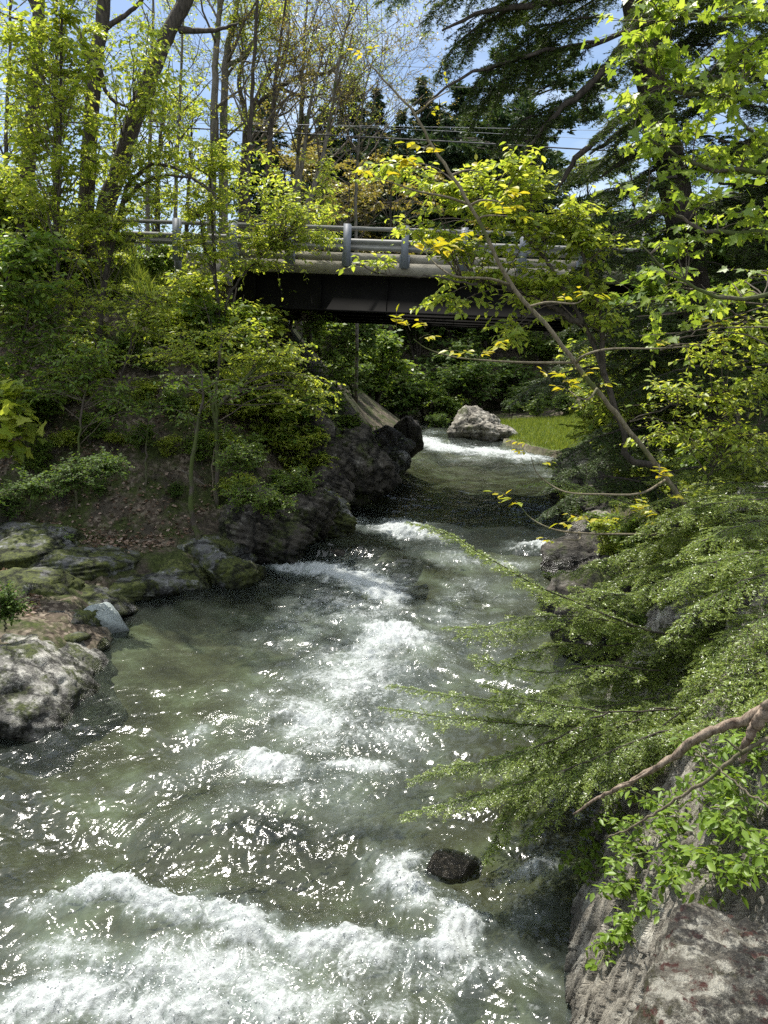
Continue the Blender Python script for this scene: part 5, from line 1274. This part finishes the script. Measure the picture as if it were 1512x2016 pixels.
# maple in the upper right, branches enter from outside the frame
sap('maple with lobed bright leaves reaching in from the right frame edge', [[(1760,1100),(1745,700),(1720,350),(1700,100),(1690,-200)]], 6.8,
    [(1275,110,0,60,40,5),(1350,140,0,60,40,5),(1240,50,0,60,40,4),(1340,40,0,70,40,5),(1430,70,0,70,45,6),(1330,235,0,70,35,5),(1420,200,0,70,40,6),(1480,140,0,50,50,5),(1390,310,0,80,35,6),(1270,300,0,50,25,3),(1470,300,0,50,45,5),(1300,390,0,50,25,3),(1420,410,0,70,35,5),(1490,430,0,40,40,4),(1240,200,0,40,25,3),(1350,480,0,60,30,4),(1460,20,0,50,40,4),(1300,560,.5,60,35,4),(1380,590,.5,70,35,5),(1470,560,.5,50,40,4),(1280,650,.5,50,30,3)],
    MAPL, .078, 'maple', 'maple_tree', .07, BARKM, True, 3, 3, .3, cat='tree',
    limbs=[[(1700,180),(1512,188),(1400,192),(1330,180),(1240,110)],[(1715,330),(1512,338),(1400,330),(1340,310),(1250,250)],[(1720,420),(1560,460),(1400,455),(1330,425),(1270,400)],[(1735,600),(1600,560),(1450,590),(1350,560),(1260,480)],[(1700,60),(1560,20),(1420,40),(1300,30)],[(1730,480),(1560,330),(1470,250),(1380,120)]], droop=.75)
sap('leafy twigs with small yellow tips in the right middle', [[(1640,900),(1600,760),(1560,640)]], 7.6,
    [(1400,700,0,60,30,4),(1470,660,0,50,40,5),(1330,770,0,50,30,4),(1450,780,0,60,40,6),(1380,850,0,70,40,6),(1480,880,0,50,40,5),(1300,860,0,50,30,4),(1500,740,0,40,40,4)], LIME, .075, r=.04,
    limbs=[[(1600,760),(1480,765),(1350,790),(1240,830)],[(1570,650),(1450,640),(1380,650),(1300,690)],[(1600,720),(1500,640),(1420,600),(1380,560)],[(1610,800),(1500,830),(1420,900),(1390,960)]])

# ------------------------------------------------------------------ leaning sapling with yellow compound leaves
YS = 7.0
lb = gpt(1425, 7.3)
ash = Plant('leaning_sapling', 'slender sapling leaning left over the stream with yellow compound leaves', lb, 'sapling', None, BARKY, BARKY, YELL)
pth = [(1395,1080,7.3),(1345,990,7.25),(1300,925,7.2),(1225,830,7.1),(1185,780,7.05),(1135,718,7),(1075,640,7),(1005,560,7),(955,460,6.95),(925,405,6.9),(890,345,6.9),(850,288,6.9),(818,225,6.9),(780,185,6.9),(745,145,6.9),(722,118,6.9)]
ash.trunk([lb - [0, 0, .2]] + [P(*q) for q in pth], .027, .005, 60, 9, wob=.004)
BR = [[(1128,714),(1060,714),(1000,712),(940,708),(890,702),(840,686),(815,668)],[(1133,716),(1150,700),(1200,687),(1300,686),(1380,677),(1402,655)],[(1005,560),(960,548),(900,545),(866,527),(842,503),(838,495)],[(1045,603),(1080,595),(1130,598),(1150,588)],
 [(922,402),(880,388),(820,376),(780,362),(740,350)],[(925,405),(950,394),(990,398)],[(852,290),(845,285),(830,300)],[(818,225),(835,212),(850,198),(885,178)],[(1310,945),(1260,972),(1180,973),(1120,970),(1085,955),(1056,930),(1046,900)],
 [(1345,1055),(1250,1052),(1150,1050),(1090,1042),(1045,1020),(1020,990)],[(1175,765),(1160,785),(1140,783),(1122,770)],[(1140,1048),(1140,1062),(1110,1062)],[(940,435),(955,425),(1000,425)],[(890,345),(920,335),(950,340)]]
for b_ in BR:
    pts = [P(x, y, 7.0 - .15 * math.sin(i)) for i, (x, y) in enumerate(b_)]
    p = spline(pts, 20); ash.br.tube(p, np.linspace(.013, .0035, 20), 5)
def compound(pl, p, d, L_, nl=3, lf=.075):
    d = nrm(d); side = nrm(np.cross(d, UP)); q = spline([p, p + d * L_ * .5 + UP * .02, p + d * L_ - UP * .05 * L_], 7)
    pl.br.tube(q, np.linspace(.0022, .001, 7), 3, cap=False)
    pos = []; ax = []
    for i in range(nl):
        t = .4 + .5 * i / nl; x = q[0] * (1 - t) + q[-1] * t
        for s_ in (-1, 1):
            pos.append(x); ax.append(d * .65 + side * s_ * .9 - UP * rng.uniform(.1, .55))
    pos.append(q[-1]); ax.append(d - UP * .4)
    pos = np.array(pos); ax = np.array(ax)
    add_leaves(pl.lv, pos, ax + rng.normal(size=ax.shape) * .12, UP + rng.normal(size=ax.shape) * .3, lf * rng.uniform(.7, 1.15, len(pos)), 'oval')
for (x, y, n_, s_) in [(738,118,2,.05),(722,120,1,.05),(842,295,3,.075),(810,312,3,.075),(785,325,3,.07),(745,340,2,.07),(720,335,2,.07),(838,497,3,.085),(805,480,3,.08),(870,482,3,.075),(900,470,2,.06),(930,480,2,.06),(812,655,3,.075),(835,645,2,.07),(790,660,2,.065),(940,700,3,.065),(970,690,3,.065),(915,698,2,.06),
    (1120,770,3,.07),(1110,742,3,.07),(1130,745,2,.07),(1090,745,2,.06),(1175,755,2,.05),(1395,655,3,.06),(1370,640,2,.06),(1385,670,2,.05),(1290,675,2,.05),(1040,885,3,.06),(1050,905,2,.05),(1290,945,3,.07),(1305,975,2,.07),(1020,985,2,.075),(985,990,2,.075),(1000,980,2,.07),(1160,1030,3,.07),(1190,1025,3,.07),(1130,1035,2,.07),(1100,1058,2,.06),(1150,585,3,.065),(1110,600,2,.06),(885,178,1,.05),(830,222,1,.05),(990,398,3,.07),(1000,425,3,.07),(950,340,2,.07),(985,380,3,.075),(1260,1020,3,.07),(1310,1030,3,.07),(1345,1010,2,.06)]:
    c = P(x, y, 6.95 + rng.normal() * .08)
    for _ in range(n_ - 1 if n_ > 1 else 1):
        d = np.array([rng.normal(), rng.normal() * .6, .25 + .3 * rng.random()])
        compound(ash, c + rng.normal(size=3) * .03, d, rng.uniform(.12, .22), 2 if n_ < 3 else 3, s_ * 1.3)
ash.done('branches', 'foliage')

# bent dark stem behind it
sap('bent dark stem growing from the sunny slab behind the leaning sapling', [[(1232,925),(1226,880),(1222,840),(1205,800),(1150,720)]], 13.5, [(1160,720,0,40,30,4),(1120,690,0,40,30,4)], LIME, .09, r=.075, grd=False, top=.04)

# ------------------------------------------------------------------ dead branch, stick and herbs on the slate
def stick(name, label, pts, r0, r1, mat, knob=.12, forks=()):
    p = spline([P(*q) for q in pts], 40); p[1:] += rng.normal(size=(39, 3)) * .004
    b = empty(name, p[0], label, 'branch')
    g = Geo(); g.tube(p, np.linspace(r0, r1, 40), 9, knob=knob); g.build('stem', mat, b, True, p[0])
    for f in forks:
        q = spline([P(*k) for k in f], 12); g = Geo(); g.tube(q, np.linspace(r1 * 1.3 + .003, .002, 12), 6, knob=.08); g.build('side_twig', mat, b, True, p[0])
DEAD = bark_mat('split_dead_wood', (.05, .028, .018), (.36, .29, .22), 7)
stick('dead_branch', 'weathered split dead branch jutting out over the slate cliff', [(1560,1375,3.6),(1470,1415,3.8),(1380,1450,4.0),(1310,1500,4.2),(1240,1540,4.4),(1180,1570,4.6),(1128,1603,4.7)], .034, .006, DEAD, .2, [[(1290,1512,4.25),(1250,1535,4.3),(1215,1545,4.3)]])
stick('dead_branch', 'short reddish broken branch stub at right edge above the slate', [(1570,1330,3.3),(1510,1400,3.4),(1475,1450,3.5),(1460,1500,3.6)], .04, .012, DEAD, .25)
stick('bare_stick', 'thin pale bare stick slanting down across the slate', [(1540,1440,3.4),(1462,1482,3.5),(1380,1545,3.65),(1300,1595,3.8),(1240,1630,3.95),(1192,1652,4.1)], .012, .004, BARKY, .08, [[(1462,1482,3.5),(1440,1465,3.5),(1430,1455,3.5)]])
stick('bare_stick', 'wiry forked twig at the right edge beside the slate', [(1530,1600,3.2),(1450,1545,3.3),(1400,1500,3.4),(1370,1480,3.5)], .006, .002, BARKY, .05)

HERB = leaf_mat('herb_leaves', [(.10, .17, .025), (.15, .24, .03), (.20, .29, .045)], .45, 1.6)
def on_slate(px, py):
    d = ray(px, py)
    for t in np.arange(2.2, 9, .02):
        p = d * t; z = p[2] + CAMZ
        if p[0] > float(xr(p[1])) - .12 + .55 * max(z, 0) - .02 or z < .1: return np.array([p[0], p[1], z])
    return np.array([d[0] * 5, d[1] * 5, 1.0])
def herb(label, px, py, n=4, h=.28, size=.06, red=False):
    n = int(n * 1.8)
    b = on_slate(px, py); out_ = np.array([-.5, -.35, .4])
    pl = Plant('wild_plant', label, b, 'plant', 'herbs rooted in the slate cliff', TWIG, bark_mat_green, HERB)
    for i in range(n):
        e = b + nrm(out_ + rng.normal(size=3) * .55 + UP * .5) * h * rng.uniform(.6, 1.2)
        p = spline([b + rng.normal(size=3) * .02, (b + e) / 2 + UP * .05, e], 8)
        pl.br.tube(p, np.linspace(.004, .0018, 8), 4)
        S = p[[3, 4, 5, 6, 7, 7]]; 
        D = nrm(rng.normal(size=(6, 3)) * [1, 1, .4] + out_ * .3)
        pl.leaves_on(S, D, np.full(6, h * .28), 3, size, 'oval', .3, .4, tw=.0014)
    pl.done('stems', 'foliage')
bark_mat_green = plain_mat('green_stems', (.12, .14, .04), .6, var=.3)
for q in [('leafy plant rooted highest on the slate under the bare stick',1210,1640,4,.28),('small plant hanging over the water at the slate edge',1150,1740,3,.26),('leafy plant in the middle of the slate face',1270,1680,5,.30),('dense bright plant left of the stone block top',1330,1690,6,.30),
          ('bright plant with broad leaves near right edge',1420,1650,6,.30),('plant at the right frame edge above the stone block',1490,1620,6,.32),('low trailing plant over the slate laminae',1240,1760,4,.22),('small trailing plant low on the slate',1200,1880,3,.18),
          ('yellowish plant beside the stone block',1350,1740,4,.2),('tiny plant near the block end',1290,1800,3,.16),('plant under the dead branch',1390,1540,4,.26),('small plant leaning out over the foam beside the slate',1180,1700,4,.26),('pale plant halfway down the slate face',1240,1830,3,.2),('leafy sprig beneath the middle of the bare stick',1310,1620,5,.28),('broad plant beside the forked twig',1440,1580,5,.28),('sprig at the cliff top beneath the hemlock',1290,1540,3,.22),('leafy plant at right edge beside the stub',1500,1520,5,.3),('plant behind the stone block top',1430,1740,6,.28),('plant right of the stone block top',1500,1730,6,.3)]:
    herb(*q)

# ------------------------------------------------------------------ ground cover
def scatter_litter():
    n = 60000
    x = rng.uniform(-13, -1.2, n); y = rng.uniform(9, 19.6, n)
    dl = xl(y) - x
    k = (dl > 1.0) & (fbm2(x * .45 + 3, y * .45, 3, 61) > -.12) & (rng.random(n) < .6)
    x, y = x[k], y[k]; z = ground(x, y) + rng.uniform(.0, .035, len(x))
    g = Geo(); add_leaves(g, np.stack([x, y, z], -1), rng.normal(size=(len(x), 3)) * [1, 1, .25], UP + rng.normal(size=(len(x), 3)) * .5, rng.uniform(.05, .11, len(x)), 'diamond')
    o = g.build('leaf_litter', LITT); tag(o, kind='stuff')
scatter_litter()
def scatter_grass():
    P_ = []
    x = rng.uniform(3, 14, 60000); y = rng.uniform(BY + BW + 1.5, 40, 60000); dr = x - xr(y)
    k = (dr > .25) & (dr < 7); P_.append((x[k], y[k], .20, .0))
    x = rng.uniform(-16, -4, 42000); y = rng.uniform(BY + BW + .2, 42, 42000); P_.append((x, y, .34, .0))
    x = rng.uniform(-16, -4.2, 22000); y = rng.uniform(BY - .9, BY + 1.4, 22000); P_.append((x, y, .3, .0))
    x = rng.uniform(2.6, 8, 16000); y = rng.uniform(11, 25, 16000); dr = x - xr(y); k = (dr > .2) & (dr < 2.2) & (fbm2(x, y, 3, 5) > -.1); P_.append((x[k], y[k], .22, .0))
    g = Geo()
    for (x, y, h, _) in P_:
        z = ground(x, y) - .02
        add_leaves(g, np.stack([x, y, z], -1), rng.normal(size=(len(x), 3)) * [.45, .45, .1] + UP, rng.normal(size=(len(x), 3)) * [1, 1, .1], h * rng.uniform(.5, 1.3, len(x)), 'blade')
    o = g.build('grass', GRAS); tag(o, kind='stuff')
scatter_grass()
# fallen poles on the shaded bank
for (a_, b_, Y0, Y1, rr, lab) in [((120,770),(240,880),13,12.4,.05,'mossy fallen log lying down the shaded left slope'),((255,925),(420,985),12.6,12.4,.018,'bare fallen pole lying above the dead leaf patch'),((300,900),(410,960),12.8,12.5,.015,'thin grey fallen pole crossing behind the trunks'),((480,880),(670,890),15,16.5,.012,'thin bare twig lying across the shaded cliff slab'),((330,1010),(390,1030),11.9,11.9,.02,'short stick on the dead leaf patch')]:
    A = foot(*a_) + UP * rr; Bq = foot(*b_) + UP * rr
    g = Geo(); p = spline([A, (A + Bq) / 2 + rng.normal(size=3) * .05, Bq], 14); g.tube(p - A, np.linspace(rr, rr * .6, 14), 7, knob=.06)
    o = g.build('fallen_log' if rr > .03 else 'fallen_branch', BARKM if rr > .03 else BARKL, None, True); o.location = tuple(A); tag(o, lab, 'log' if rr > .03 else 'branch')
